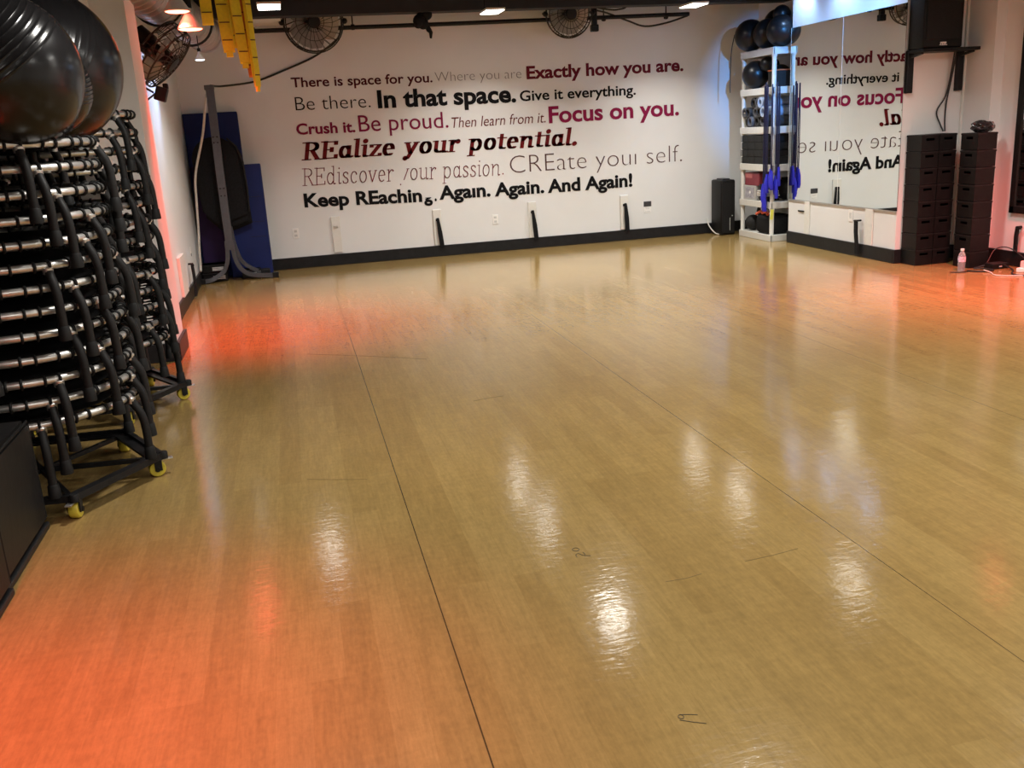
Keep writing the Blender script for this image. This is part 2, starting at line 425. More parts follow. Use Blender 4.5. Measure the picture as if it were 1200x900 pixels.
DK = (.075, .012, .02); CR = (.21, .012, .055); BK = (.006, .006, .007); GY = (.2, .19, .19)
phrase('There is space for you.', .148, 1.796, 2.088, 2.074, .104, DK, 'dark red lettering reading "There is space for you." in the top line', .018)
phrase('Where you are', 1.827, 2.888, 2.074, 2.072, .112, GY, 'thin grey lettering reading "Where you are" in the top line', -.02)
phrase('Exactly how you are.', 2.955, 4.999, 2.06, 2.072, .14, (.13, .012, .025), 'bold dark red lettering reading "Exactly how you are." at the right of the top line', .03)
phrase('Be there.', .168, 1.036, 1.828, 1.822, .152, (.02, .018, .018), 'light black lettering reading "Be there."', -.012)
phrase('In that space.', 1.122, 2.809, 1.814, 1.802, .188, BK, 'large bold black lettering reading "In that space."', .034)
phrase('Give it everything.', 2.856, 4.357, 1.804, 1.812, .118, BK, 'semibold black lettering reading "Give it everything."', .018)
phrase('Crush it.', .148, .831, 1.56, 1.553, .118, CR, 'bold crimson lettering reading "Crush it." at the left end of the third line', .026)
phrase('Be proud.', .874, 1.949, 1.551, 1.541, .186, CR, 'medium crimson lettering reading "Be proud."', 0)
phrase('Then learn from it.', 1.99, 3.168, 1.534, 1.536, .122, (.13, .025, .025), 'narrow slanted red lettering reading "Then learn from it."', -.004, .2)
phrase('Focus on you.', 3.211, 4.935, 1.529, 1.537, .188, (.24, .012, .06), 'large bold crimson lettering reading "Focus on you."', .026)
# peeling thin line
phrase('CREate youı self.', 2.684, 4.97, .948, .952, .216, (.11, .06, .06), 'thin dark lettering reading "CREate yourself." with part of the r peeled off', -.022)
mb = MB(); place_text(mb, text_mesh('Keep REachin', .034), .144, 1.559, .723, .688, .15)
g = text_mesh('g', .034)
bmesh.ops.bisect_plane(g, geom=list(g.verts)+list(g.edges)+list(g.faces), plane_co=(0, .2, 0), plane_no=(0, 1, 0), clear_outer=True)
place_text(mb, g, 1.582, 1.688, .686, .686, .15)
place_text(mb, text_mesh('.', .026), 1.712, 1.738, .683, .683, .15)
phrase_thing('bold black lettering reading "Keep REaching." with the top of its last g peeled off', mb, BK)
phrase('Agaın.', 1.773, 2.418, .698, .694, .154, BK, 'bold black lettering reading "Again." that has lost the dot of its i', .034)
phrase('Again.', 2.472, 3.11, .69, .688, .152, BK, 'bold black lettering reading "Again." with the dot of its i kept', .034)
phrase('And Again!', 3.157, 4.286, .684, .687, .154, BK, 'bold black lettering reading "And Again!" at the end of the bottom line', .034)

# seriffed lines drawn with a broad nib
def el(cx, cy, rx, ry, a0, a1, n=18):
    return [(cx+rx*math.cos(math.radians(a0+(a1-a0)*i/(n-1))), cy+ry*math.sin(math.radians(a0+(a1-a0)*i/(n-1)))) for i in range(n)]
def sf(x, y, wd=.1): return [(x-wd, y), (x+wd, y)]
GL = {
 'R': (.6, [[(.12, 0), (.12, .7)], [(.12, .68), (.3, .68)]+el(.3, .525, .17, .155, 90, -90)+[(.12, .37)], [(.3, .37), (.52, .0)], sf(.12, 0), sf(.1, .69), sf(.54, 0, .06)]),
 'E': (.58, [[(.12, 0), (.12, .7)], [(.12, .68), (.5, .68)], [(.5, .69), (.5, .57)], [(.12, .36), (.36, .36)], [(.36, .44), (.36, .28)], [(.12, .015), (.52, .015)], [(.53, .01), (.53, .14)], sf(.08, 0, .06), sf(.08, .69, .06)]),
 'a': (.5, [el(.22, .24, .15, .235, 30, 330), [(.37, .48), (.37, .06), (.4, .01), (.48, .05)]]),
 'l': (.24, [[(.11, .74), (.11, .05), (.14, .0), (.2, .03)], [(.03, .73), (.11, .73)]]),
 'i': (.24, [[(.11, .48), (.11, .05), (.14, .0), (.2, .03)], [(.03, .47), (.11, .47)], 'dot:.11,.64']),
 'z': (.44, [[(.06, .46), (.37, .46)], [(.36, .46), (.07, .02)], [(.06, .015), (.39, .015)], [(.39, .02), (.39, .1)], [(.06, .46), (.06, .38)]]),
 'e': (.46, [[(.08, .25), (.37, .27)], el(.22, .24, .155, .235, 5, 310)]),
 'y': (.5, [[(.08, .47), (.22, .02)], [(.42, .47), (.22, .02), (.12, -.17), (.03, -.2)], sf(.08, .475, .06), sf(.42, .475, .05), 'dot:.04,-.17']),
 'o': (.48, [el(.23, .24, .165, .235, 0, 360, 28)]),
 'u': (.54, [[(.1, .48), (.1, .14)]+el(.23, .14, .13, .13, 180, 320, 10), [(.4, .48), (.4, .05), (.43, .0), (.5, .03)], [(.03, .47), (.1, .47)], [(.34, .47), (.4, .47)]]),
 'r': (.4, [[(.11, .48), (.11, 0)], [(.11, .3), (.18, .42), (.27, .475), (.34, .45)], [(.03, .47), (.11, .47)], sf(.11, 0, .08), 'dot:.33,.42']),
 'p': (.54, [[(.12, .48), (.12, -.22)], el(.27, .24, .165, .235, 150, -150, 24), [(.04, .47), (.12, .47)], sf(.12, -.22, .08)]),
 't': (.32, [[(.13, .62), (.13, .1)]+el(.21, .1, .08, .09, 180, 320, 8), [(.03, .47), (.27, .47)]]),
 'n': (.56, [[(.1, .48), (.1, 0)], [(.1, .3), (.18, .42), (.28, .47)]+el(.3, .35, .11, .12, 90, 0, 8)+[(.41, .05), (.44, .0), (.5, .03)], [(.03, .47), (.1, .47)]]),
 'd': (.54, [el(.22, .24, .155, .235, 30, 330), [(.38, .74), (.38, .05), (.41, 0), (.48, .03)], [(.3, .73), (.38, .73)]]),
 's': (.4, [[(.31, .38), (.29, .44), (.2, .475), (.1, .43), (.08, .36), (.14, .28), (.27, .21), (.32, .13), (.29, .04), (.19, .005), (.09, .03), (.06, .11)]]),
 'c': (.44, [el(.22, .24, .155, .235, 40, 315), 'dot:.34,.37']),
 'v': (.48, [[(.07, .47), (.22, .01)], [(.4, .47), (.22, .01)], sf(.08, .475, .06), sf(.4, .475, .05)]),
 '.': (.24, ['dot:.1,.05']), ' ': (.27, []),
}
def serif_mesh(body, stem, thin, shear, peel=None):
    bm = bmesh.new(); x = 0
    def hull(pts):
        pts = sorted(set((round(a, 5), round(b, 5)) for a, b in pts))
        def half(ps):
            h = []
            for p in ps:
                while len(h) > 1 and (h[-1][0]-h[-2][0])*(p[1]-h[-2][1])-(h[-1][1]-h[-2][1])*(p[0]-h[-2][0]) <= 0: h.pop()
                h.append(p)
            return h
        lo = half(pts); hi = half(pts[::-1]); return lo[:-1]+hi[:-1]
    def stamp(pts):
        h = hull(pts)
        if len(h) >= 3:
            f = bm.faces.new([bm.verts.new((a+shear*b, b, 0)) for a, b in h])
    def nib(p): return [(p[0]+sx*stem/2, p[1]+sy*thin/2) for sx, sy in ((-1, -1), (1, -1), (1, 1), (-1, 1))]
    for ci, ch in enumerate(body):
        adv, strokes = GL[ch]
        for st in strokes:
            if isinstance(st, str):
                a, b = map(float, st[4:].split(',')); r = stem*.62+.008
                stamp([(x+a+q[0], b+q[1]) for q in el(0, 0, r, r, 0, 345, 18)])
            else:
                if peel == ci: st = [p for p in st if p[0] > .2]
                for p, q in zip(st, st[1:]):
                    stamp(nib((x+p[0], p[1]))+nib((x+q[0], q[1])))
        x += adv+stem*.35
    return bm
def serif_phrase(body, x0, x1, z0, z1, cap, col, desc, stem, thin, shear, peel=None):
    mb = MB(); place_text(mb, serif_mesh(body, stem, thin, shear, peel), x0, x1, z0, z1, cap, 11.597, .7)
    return phrase_thing(desc, mb, col)
serif_phrase('REalize your potential.', .169, 3.562, 1.268, 1.248, .194, (.13, .008, .01), 'large bold slanted seriffed dark red lettering reading "REalize your potential."', .15, .046, .17)
serif_phrase('REdiscover your passion.', .146, 2.597, .972, .937, .197, (.2, .03, .05), 'thin slanted seriffed red lettering reading "REdiscover your passion." with its y partly peeled', .04, .026, .12, 11)

# ------------------------------------------------------------------ back wall fittings
def strap_mesh(x, ztop, zbot, y, dx=.03, wd=.028):
    mb = MB(); n = 8; P = [(x+dx*i/n, y-.012-.01*math.sin(PI*i/n), ztop+(zbot-ztop)*i/n) for i in range(n+1)]
    for i in range(n):
        w0 = wd*(.55+.45*min(1, i/4)); w1 = wd*(.55+.45*min(1, (i+1)/4)); a, b = P[i], P[i+1]
        mb.quadbox([(a[0]-w0, a[1]-.006, a[2]), (a[0]+w0, a[1]-.006, a[2]), (a[0]+w0, a[1]+.006, a[2]), (a[0]-w0, a[1]+.006, a[2]),
                    (b[0]-w1, b[1]-.006, b[2]), (b[0]+w1, b[1]-.006, b[2]), (b[0]+w1, b[1]+.006, b[2]), (b[0]-w1, b[1]+.006, b[2])])
    return mb
boards = [(.487, .155, .585, None, 'narrow white wall anchor board without a strap, right of the mats'),
          (1.725, .14, .576, 1.725, 'white wall anchor board with a black strap, under the word "REaching"'),
          (2.937, .137, .583, 2.937, 'white wall anchor board with a black strap, near the middle of the back wall'),
          (4.164, .145, .58, 4.172, 'white wall anchor board with a black strap, nearest the white shelf')]
for x, z0, z1, sx, lab in boards:
    t = thing('wall_anchor_board', lab, 'wall anchor', (x, 11.6, z0), 0, 'wall anchor boards')
    h = z1-z0
    MB().box(-.052, .052, -.024, -.001, 0, h, .004).build('board', 'whiteplastic', t)
    MB().box(-.022, .022, -.034, -.024, h*.68, h*.75, .003).build('anchor_plate', 'black' if sx else 'steel', t)
    if sx:
        s = strap_mesh(sx-x, h*.77, -.03, -.03, .034 if sx < 4 else .02).build('strap', 'blackcloth', t)
def outlet(x, zc, lab):
    t = thing('wall_outlet', lab, 'outlet', (x, 11.6, zc), 0, 'wall outlets')
    MB().box(-.036, .036, -.007, -.0005, -.06, .06, .003).build('cover_plate', 'plate', t)
    for dz in (-.026, .026):
        MB().box(-.017, .017, -.009, -.006, dz-.014, dz+.014, .002).build('socket', 'ltgrey', t)
outlet(.005, .42, 'white double outlet on the back wall, right beside the blue mats')
outlet(2.458, .4, 'white double outlet on the back wall, between two strapped anchor boards')
t = thing('wall_notice', 'small notice of dark plate over white paper near the right end of the back wall', 'notice', (4.487, 11.6, .4))
MB().box(-.052, .052, -.008, -.0005, .014, .078, .002).build('dark_plate', 'dkplate', t)
MB().box(-.048, .048, -.005, -.0005, -.065, .008, .001).build('paper', 'plate', t)
l = MB()
for dz, ww in ((-.005, .06), (-.018, .05), (-.05, .07)): l.box(-ww/2, ww/2, -.0062, -.005, dz-.003, dz+.003)
l.build('printed_lines', 'ltgrey', t)

# pipe, fans, cables along the top of the back wall
t = thing('ceiling_pipe', 'long thin black pipe hung along the top of the lettered wall', 'pipe', (2, 11.42, 2.70))
MB().tube([(-3.0, 0, -.01), (0, 0, 0), (3.0, 0, .02)], .024, 12).build('pipe', 'blackmetal', t, True)
for x in (-2.2, -1.1, 1.9, 2.7): MB().tube([(x, 0, 0), (x, 0, .45)], .008).lathe([(.03, -.02), (.034, 0), (.03, .02)], 12, Matrix.Translation((x, 0, .0)) @ Matrix.Rotation(PI/2, 4, 'Y')).build('hanger', 'blackmetal', t, True)

def make_fan(loc, axis, r, label, arm):
    t = thing('wall_fan', label, 'fan', loc, 0, 'wire cage fans')
    q = Vector(axis).to_track_quat('Z', 'Y').to_matrix().to_4x4()
    c = MB()
    for zz, rr in ((-.07, r*.96), (0, r), (.07, r*.93), (.1, r*.6), (.11, r*.32)):
        c.tube([(rr*math.cos(2*PI*k/48), rr*math.sin(2*PI*k/48), zz) for k in range(48)], .0075 if rr > r*.9 else .004, 6, closed=True)
    for k in range(24):
        a = 2*PI*k/24; ca, sa = math.cos(a), math.sin(a); b2 = a+.35
        c.tube([(.07*ca, .07*sa, .115), (.3*r*math.cos(a+.1), .3*r*math.sin(a+.1), .11), (.6*r*math.cos(a+.2), .6*r*math.sin(a+.2), .1), (r*.93*math.cos(b2), r*.93*math.sin(b2), .07), (r*math.cos(b2), r*math.sin(b2), 0), (r*.96*math.cos(b2), r*.96*math.sin(b2), -.07), (.4*r*ca, .4*r*sa, -.12)], .0035, 5)
    c.move(q).build('cage', 'fanmetal', t, True)
    hub = MB().lathe([(0, .125), (.06, .12), (.07, .1), (.05, .09), (.05, -.1), (.085, -.11), (.085, -.24), (0, -.26)], 20).move(q).build('motor', 'black', t, True)
    for k in range(3):
        b = MB(); a0 = 2*PI*k/3; n = 6; va = []
        for i in range(n+1):
            rr = .05+(r*.86-.05)*i/n; wd = .10+.16*math.sin(PI*(i/n)*.62); row = []
            for j in range(5):
                a = a0+(j/4-.5)*wd/max(rr, .14)*1.7; row.append((rr*math.cos(a), rr*math.sin(a), (j/4-.5)*.07))
            va.append(row)
        for dz in (0, .004):
            vs = [[b.bm.verts.new((p[0], p[1], p[2]+dz)) for p in row] for row in va]
            for i in range(n):
                for j in range(4): b.bm.faces.new((vs[i][j], vs[i][j+1], vs[i+1][j+1], vs[i+1][j]))
        b.move(q).build('blade', 'fanblade', t, True)
    a = MB()
    a.tube(arm, .016, 8); a.build('mounting_arm', 'blackmetal', t, True)
    for sg in (-1, 1):
        y = MB().tube([q @ Vector((sg*r*1.03, 0, 0)), q @ Vector((sg*r*1.06, 0, -.1))], .014, 8).ball(q @ Vector((sg*r*1.05, 0, 0)), .032, 10, 8)
        y.build('pivot_knob', 'black', t, True)
    return t
make_fan((.46, 11.28, 2.755), (.05, -1, -.12), .33, 'wire cage fan on the pipe above the blue mats side of the lettered wall', [(0, .26, -.01), (0, .2, .05), (0, .16, .395)])
make_fan((3.42, 11.26, 2.755), (-.02, -1, -.15), .275, 'wire cage fan on the pipe above the words "Exactly how"', [(0, .26, -.02), (0, .2, .05), (0, .16, .395)])
make_fan((-.86, 8.15, 2.20), (.70, -.16, -.68), .27, 'dark fan tilted edge-on beside the pillar under the round duct', [(-.12, .04, .12), (-.2, .04, .16), (-.3, .04, .16)])
br = MB().box(-.03, .03, -.03, .03, -.18, .4, .006).box(-.045, .045, -.04, .04, -.2, -.12, .01).build('pipe_bracket', 'blackmetal')
br.location = (3.76, 11.36, 2.75); tag(br, 'black clamp bracket on the pipe right of the right-hand fan', 'bracket')
def cable(name, pts, r, label, m='cable', cat='cable', k=6):
    o = MB().tube(smoothpath(pts, k), r, 8).build(name, m, None, True); return tag(o, label, cat)
cable('fan_cable', [(-.716, 11.1, 2.12), (-.6, 11.4, 2.125), (-.239, 11.575, 2.172), (.109, 11.58, 2.285), (.408, 11.58, 2.396), (.6, 11.5, 2.5), (.72, 11.35, 2.58)], .011, 'black cable running from the grey stand up to the left-hand pipe fan')
cable('fan_cable', [(3.78, 11.4, 2.8), (3.95, 11.42, 2.76), (4.21, 11.42, 2.665), (4.428, 11.42, 2.597), (4.707, 11.42, 2.628), (4.98, 11.42, 2.70)], .011, 'black cable sagging under the right end of the pipe')
cable('fan_cable', [(3.78, 11.4, 2.83), (3.9, 11.36, 2.8), (4.06, 11.36, 2.79), (4.2, 11.36, 2.85), (4.3, 11.36, 3.15)], .01, 'black cable looping from the clamp bracket up to the ceiling')
# dark bundle hanging under the beam
t = thing('hanging_bundle', 'dark cloth bundle hanging by a brown strap under the beam, left of the middle panel', 'bundle', (1.62, 10.9, 2.53))
b = MB()
for k in range(7): b.ball((random.uniform(-.05, .06), random.uniform(-.03, .03), .17+random.uniform(-.05, .06)), random.uniform(.05, .075), 10, 8)
b.build('bundle', 'blackcloth', t, True)
MB().tube([(.03, 0, .14), (.07, 0, .06), (.09, 0, .03), (.085, 0, -.03)], [.022, .03, .022, .012], 8).tube([(-.07, 0, .14), (-.1, 0, .1)], [.02, .012], 8).build('loose_ends', 'blackcloth', t, True)
MB().box(-.035, .035, -.01, .01, .2, .34, .003).build('strap', 'brown', t)
# pale panel behind the beam on the left
o = MB().prism([(-.16, -.006), (.16, -.006), (.16, .006), (-.16, .006)], -.25, .25).build('ceiling_vent', 'whiteplastic')
for z in range(0): pass
o.location = (-.05, 11.2, 2.775); o.rotation_euler = (-.1, 0, 0); tag(o, 'unlit white panel tilted behind the beam above the yellow straps', 'panel')

# ------------------------------------------------------------------ left corner: duct, red bulbs, device, cords
t = thing('air_duct', 'round metal spiral duct under the ceiling along the left wall', 'duct', (0, 0, 0))
d0, d1 = Vector((-1.02, 6.75, 2.70)), Vector((-.68, 10.6, 2.60)); dv = d1-d0
MB().tube([d0, d0+dv*.4, d0+dv*.75, d1], [.20, .20, .17, .17], 28).build('pipe', 'duct', t, True)
for f in [i/26 for i in range(27)]:
    rr = .205 if f < .4 else (.205-.03*min(1, (f-.4)/.35)); p = d0+dv*f; ax = dv.normalized()
    pass
seamm = MB()
for i in range(26):
    f = (i+.5)/26; rr = .2 if f < .4 else (.2-.03*min(1, (f-.4)/.35)); p = d0+dv*f
    q = dv.to_track_quat('Z', 'Y').to_matrix().to_4x4()
    seamm.tube([p+q.to_3x3() @ Vector((rr*math.cos(2*PI*k/28), rr*math.sin(2*PI*k/28), .03*k/28)) for k in range(28)], .0055, 5, closed=True)
seamm.build('spiral_seams', 'duct', t, True)
MB().tube([d1-dv.normalized()*.03, d1+dv.normalized()*.03], .185, 28).build('end_collar', 'duct', t, True)
for f in (.12, .45, .8):
    p = d0+dv*f; q = dv.to_track_quat('Z', 'Y').to_matrix()
    MB().tube([p+q @ Vector((.205*math.cos(2*PI*k/28), .205*math.sin(2*PI*k/28), 0)) for k in range(28)], .012, 6, closed=True).tube([p+Vector((0, 0, .2)), (p.x, p.y, CZ)], .008).build('hanger_band', 'blackmetal', t, True)
def flood(loc, label, power,  up=True, aim=None, glow='redglow', col=(1, .035, .022), size=1.7):
    t = thing('red_flood_bulb' if glow == 'redglow' else 'white_flood_bulb', label, 'lamp', loc, 0, 'red flood bulbs' if glow == 'redglow' else None)
    MB().lathe([(.0, .15), (.022, .15), (.024, .11), (.03, .1), (.085, .012), (.09, .0), (.086, -.006)], 24).build('bulb_shell', 'bulbwhite', t, True)
    MB().lathe([(.086, -.004), (.07, -.012), (.04, -.016), (0, -.018)], 24).build('bulb_face', glow, t, True)
    MB().lathe([(0, .2), (.03, .2), (.03, .14), (0, .14)], 16).tube([(0, 0, .2), (0, 0, CZ-loc[2])], .009).build('socket', 'black', t, True)
    a = aim or (0, 0, -1)
    spot('bulb_light', (0, 0, -.03), (a[0], a[1], a[2]-.03), power, col, size, 1.0, .08, t)
    return t
flood((-.65, 7.6, 2.45), 'left and higher of the two red flood bulbs below the duct', RED*1.7, aim=(.07, .25, -1))
flood((-.585, 7.72, 2.34), 'right and lower of the two red flood bulbs below the duct', RED*1.7, aim=(.07, .15, -1))
flood((-1.06, 2.15, 2.5), 'red flood bulb over the black padded boxes', RED*3.0, size=1.4)
flood((5.6, 6.3, 2.55), 'red flood bulb over the floor near the framed mirror', RED*4.2, size=1.9)
t = flood((-.68, 9.6, 2.27), 'small bright white bulb at the end of the duct', 44, aim=(-.62, -.55, -.42), glow='whiteglow', col=(.34, .54, 1), size=1.6)
t.scale = (.5, .5, .5)
for i, y in enumerate((9.85, 9.1, 8.35)):
    t = thing('can_light', 'blue-white can light over the mirrors, %s the shelf' % ('nearest', 'midway from', 'farthest from')[i], 'can light', (5.53, y, 2.86), 0, 'can lights over the mirrors')
    MB().lathe([(.03, .29), (.03, .1), (.055, .09), (.06, -.03), (.054, -.03), (.05, .06), (0, .07)], 20).build('can', 'black', t, True)
    MB().lathe([(0, .05), (.048, .045), (.048, .04), (0, .04)], 20).build('lens', 'whiteglow', t, True)
    spot('can_beam', (0, 0, -.04), (.3, 0 if i else .15, -.6), BLUE, (.34, .58, 1), 2.1, .8, .03, t)
t = thing('mounted_device', 'small dark box device hanging on cords by the left wall below the tilted fan', 'device', (-.92, 8.3, 1.92))
MB().box(-.045, .045, -.05, .05, -.06, .05, .01).move(Matrix.Rotation(.35, 4, 'Y')).build('casing', 'black', t)
MB().box(.02, .06, -.03, .03, .03, .075, .008).build('top_cap', 'black', t)
cable('hanging_cable', [(-.98, 8.3, 2.2), (-1.0, 8.3, 2.08), (-.95, 8.3, 1.98)], .008, 'black cord from the tilted fan down to the small dark device')
cable('hanging_cable', [(-1.08, 7.9, 2.55), (-1.075, 8.0, 2.2), (-1.05, 8.2, 2.0), (-.98, 8.3, 1.93)], .008, 'black cord curving along the wall beside the pillar to the small device')
cable('hanging_cable', [(-.97, 8.3, 1.92), (-1.07, 8.4, 1.85), (-1.085, 8.45, 1.72), (-1.08, 8.6, 1.6), (-1.085, 8.45, 1.44)], .008, 'black cord hanging down the left wall under the small device')

# yellow straps hung from the ceiling
def strap(x, y, wd, z, rz, lean, m, label, tip=True):
    t = thing('hanging_strap', label, 'strap', (x, y, z), rz, 'straps hung from the ceiling')
    H = CZ-z; b = MB()
    n = 10
    P = [(-lean*(1-(i/n))**1*0+lean*0, .035*math.sin(PI*i/n)*.0-.018, H*(1-i/n)) for i in range(n+1)]
    Q = [(0, -.02, H)] + [(lean*(i/n)**2, -.02, H*(1-i/n)) for i in range(1, n)] + [(lean, -.008, .012), (lean, 0, 0), (lean, .008, .012)] + [(lean*(i/n)**2, .02, H*(1-i/n)) for i in range(n-1, 0, -1)] + [(0, .02, H)]
    b.rect_sweep([Vector(p) for p in Q], wd, .006, (1, 0, 0))
    b.build('webbing', m, t)
    k = .09
    while k < H-.05:
        f = 1-k/H; MB().box(lean*f*f-wd*.45, lean*f*f+wd*.45, -.0255, -.0225, k-.004, k+.004).build('stitched_bar', 'strapmark', t); k += .13
    if tip: MB().box(lean-wd*.3, lean+wd*.3, -.013, .013, -.035, .006, .003).build('end_tab', m, t)
strap(-.47, 8.0, .085, 2.39, .1, .0, 'yellowstrap', 'short yellow strap, leftmost of the hanging bunch', False)
strap(-.37, 8.05, .085, 2.19, .1, .03, 'yellowstrap', 'wide yellow strap of middle length in the left half of the hanging bunch')
strap(-.30, 8.13, .05, 2.23, .9, .0, 'yellowstrap', 'narrow yellow strap turned sideways in the hanging bunch', False)
strap(-.27, 8.02, .075, 2.10, .2, .04, 'yellowstrap', 'bright yellow strap in the middle of the hanging bunch')
strap(-.225, 8.16, .05, 2.06, .4, .03, 'yellowstrap', 'yellow strap hanging just behind the orange one')
strap(-.21, 8.06, .05, 2.0, .15, .02, 'orangestrap', 'orange strap in the hanging bunch of yellow ones', False)
strap(-.17, 8.0, .045, 1.92, .5, .015, 'yellowstrap', 'longest and rightmost yellow strap of the hanging bunch')

# ------------------------------------------------------------------ left corner on the floor
t = thing('folding_mat', 'tall royal blue mat leaning in the corner behind the grey stand', 'mat', (-.79, 11.47, 0))
lean = Matrix.Rotation(-.04, 4, 'X')
MB().box(-.3, .3, -.06, -.02, 0, 1.85, .012).box(-.3, .3, -.02, .02, 0, 1.84, .012).move(lean).build('panel', 'bluemat', t)
sm = MB()
for z in (.62, 1.24): sm.box(-.3, .3, -.0615, -.0595, z-.004, z+.004)
sm.move(lean).build('stitched_seams', 'base', t)
t = thing('folding_mat', 'shorter navy mat folded in layers, standing right of the grey pole', 'mat', (-.53, 11.29, 0))
for k in range(4): MB().box(-.23, .23+.0*k, -.06+.04*k, -.024+.04*k, 0, 1.265-.008*(k % 2), .01).move(Matrix.Rotation(-.035, 4, 'X')).build('folded_layer', 'bluemat', t)
sm = MB()
for z in (.45, .62, .9): sm.box(.02, .2, -.0615, -.0595, z-.002, z+.002)
sm.move(Matrix.Rotation(-.035, 4, 'X')).build('creases', 'base', t)
t = tag(MB().box(-.13, .13, -.02, .02, 0, 1.27, .008).move(Matrix.Translation((-.93, 11.32, 0)) @ Matrix.Rotation(-.04, 4, 'X')).build('exercise_mat', 'purplemat'), 'dark purple mat leaning beside the left wall behind the pole', 'mat')
# black bundle of round-topped boards hung on the stand
def roundtop(w0, z0, z1, y0, y1, cx=0):
    pts = [(cx-w0*.9, z0+.12), (cx-w0*.35, z0-.03), (cx+w0*.3, z0), (cx+w0, z0+.05)]
    r = w0; zc = z1-r*1.0
    pts += [(cx+r*math.cos(PI*i/16), zc+r*1.0*math.sin(PI*i/16)) for i in range(17)]
    return pts
t = thing('round_topped_pads', 'bundle of black pads with rounded tops hanging behind the grey pole', 'pads', (-.70, 11.14, 0))
for k in range(4):
    MB().prism(roundtop(.245-.006*k, .62-.02*k+(.05 if k == 0 else 0), 1.585-.012*k, .012*k*2-.04, .012*k*2-.02, .02*k-.03), 0, 0.02).move(Matrix.Translation((0, .026*k-.04, 0)) @ Matrix.Rotation(-.03, 4, 'Y')).build('pad', 'blackcloth', t)
MB().tube([(.225, -.052, .75), (.235, -.052, 1.0), (.222, -.052, 1.3), (.17, -.052, 1.47), (.08, -.052, 1.56)], .009, 6).build('edge_binding', 'foam', t)
# grey stand
t = thing('heavy_bag_stand', 'grey steel stand with a tall pole and curved splayed feet in the left corner', 'stand', (-.73, 10.98, 0))
MB().rect_sweep([(.01, .03, 2.09), (0, .02, 1.2), (0, 0, .35)], .085, .06, (1, 0, 0)).build('pole', 'greysteel', t)
MB().box(-.045, .055, -.01, .08, 2.07, 2.12, .006).box(-.02, .02, .06, .12, 1.5, 2.08, .005).build('top_bracket', 'greysteel', t)
for sgn, ex, ey in ((-1, -.34, -.06), (1, .46, .0)):
    P = [(sgn*.03, 0, .45), (sgn*.032, 0, .33), (sgn*.05, 0, .22), (sgn*.1, 0, .12), (sgn*.19, ey*.4, .06), (ex*.75, ey*.8, .035), (ex, ey, .03)]
    lg = MB().rect_sweep(smoothpath(P, 4), .05, .045, (0, 1, 0)).build('leg', 'greysteel', t)
    MB().box(ex-.035, ex+.035, ey-.03, ey+.03, 0, .062, .006).build('end_cap', 'foot', lg)
P = [(.03, .06, .6), (.05, .06, .4), (.1, .07, .22), (.2, .09, .12), (.32, .1, .06), (.38, .1, .05)]
lg = MB().rect_sweep(smoothpath(P, 4), .045, .04, (0, 1, 0)).build('rear_leg', 'greysteel', t)
MB().box(.3, .4, .06, .14, 0, .1, .012).build('end_cap', 'foot', lg)
bolts = MB()
for z in (.95, 1.03, 1.52, 1.58):
    for x in (-.02, .02): bolts.ball((x, -.02 if z < 1.2 else -.012, z), .008, 8, 6)
bolts.build('bolts', 'black', t)
def stepbox(x0, x1, y0, y1, z0, z1, label, stripe):
    t = thing('step_riser', label, 'step riser', ((x0+x1)/2, (y0+y1)/2, z0), 0, 'black step risers in the corner')
    hx, hy, h = (x1-x0)/2, (y1-y0)/2, z1-z0
    MB().box(-hx, hx, -hy, hy, .0, h, .01).box(-hx-.008, hx+.008, -hy-.006, hy+.006, h-.02, h, .006).build('body', 'black', t)
    p = MB(); 
    for i, dz in enumerate((.3, .45, .6)): p.box(-.02, stripe, -hy-.0085, -hy-.006, h*dz, h*(dz+.1))
    p.build('printed_stripes', 'ltgrey', t)
stepbox(-1.07, -.80, 11.03, 11.26, 0, .1, 'lower black step riser with a striped label, in the left corner', .11)
stepbox(-1.07, -.80, 11.03, 11.26, .1, .195, 'upper black step riser with a striped label, in the left corner', .1)
stepbox(-.64, -.44, 11.06, 11.24, 0, .1, 'black step riser standing right of the pole foot', .06)
cable('pale_cable', [(-.76, 11.0, 2.03), (-.80, 10.96, 1.85), (-.86, 11.0, 1.6), (-.99, 11.02, 1.2), (-1.02, 11.0, .9), (-1.04, 10.98, .6), (-1.06, 10.95, .36), (-1.07, 10.95, .2), (-1.07, 10.9, .15)], .013, 'pale cord hanging from the grey stand down to the left wall', 'whitecable')
# left wall fittings
t = thing('wall_anchor_board', 'white anchor board on the left wall just behind the pillar', 'wall anchor', (-1.1, 9.35, .137), 0, 'wall anchor boards')
MB().box(.001, .03, -.2, .2, 0, .37, .004).build('board', 'whiteplastic', t)
t = thing('wall_strap', 'black strap on a hook at the foot of the left wall beyond the pillar', 'strap', (-1.1, 9.98, 0))
MB().tube([(.005, .02, .345), (.05, .02, .345), (.055, .0, .33)], .01, 8).build('hook', 'blackmetal', t, True)
MB().rect_sweep([(.045, 0, .345), (.05, -.02, .25), (.055, -.06, .12), (.05, -.1, .03)], .05, .012, (.3, .95, 0)).build('webbing', 'blackcloth', t)
t = thing('wall_outlet', 'pale switch plate on the left wall near the corner', 'outlet', (-1.1, 10.4, .42))
MB().box(.0005, .007, -.036, .036, -.06, .06, .003).build('cover_plate', 'plate', t)
MB().box(.006, .009, -.02, .02, -.04, -.01, .001).build('socket', 'dkplate', t)

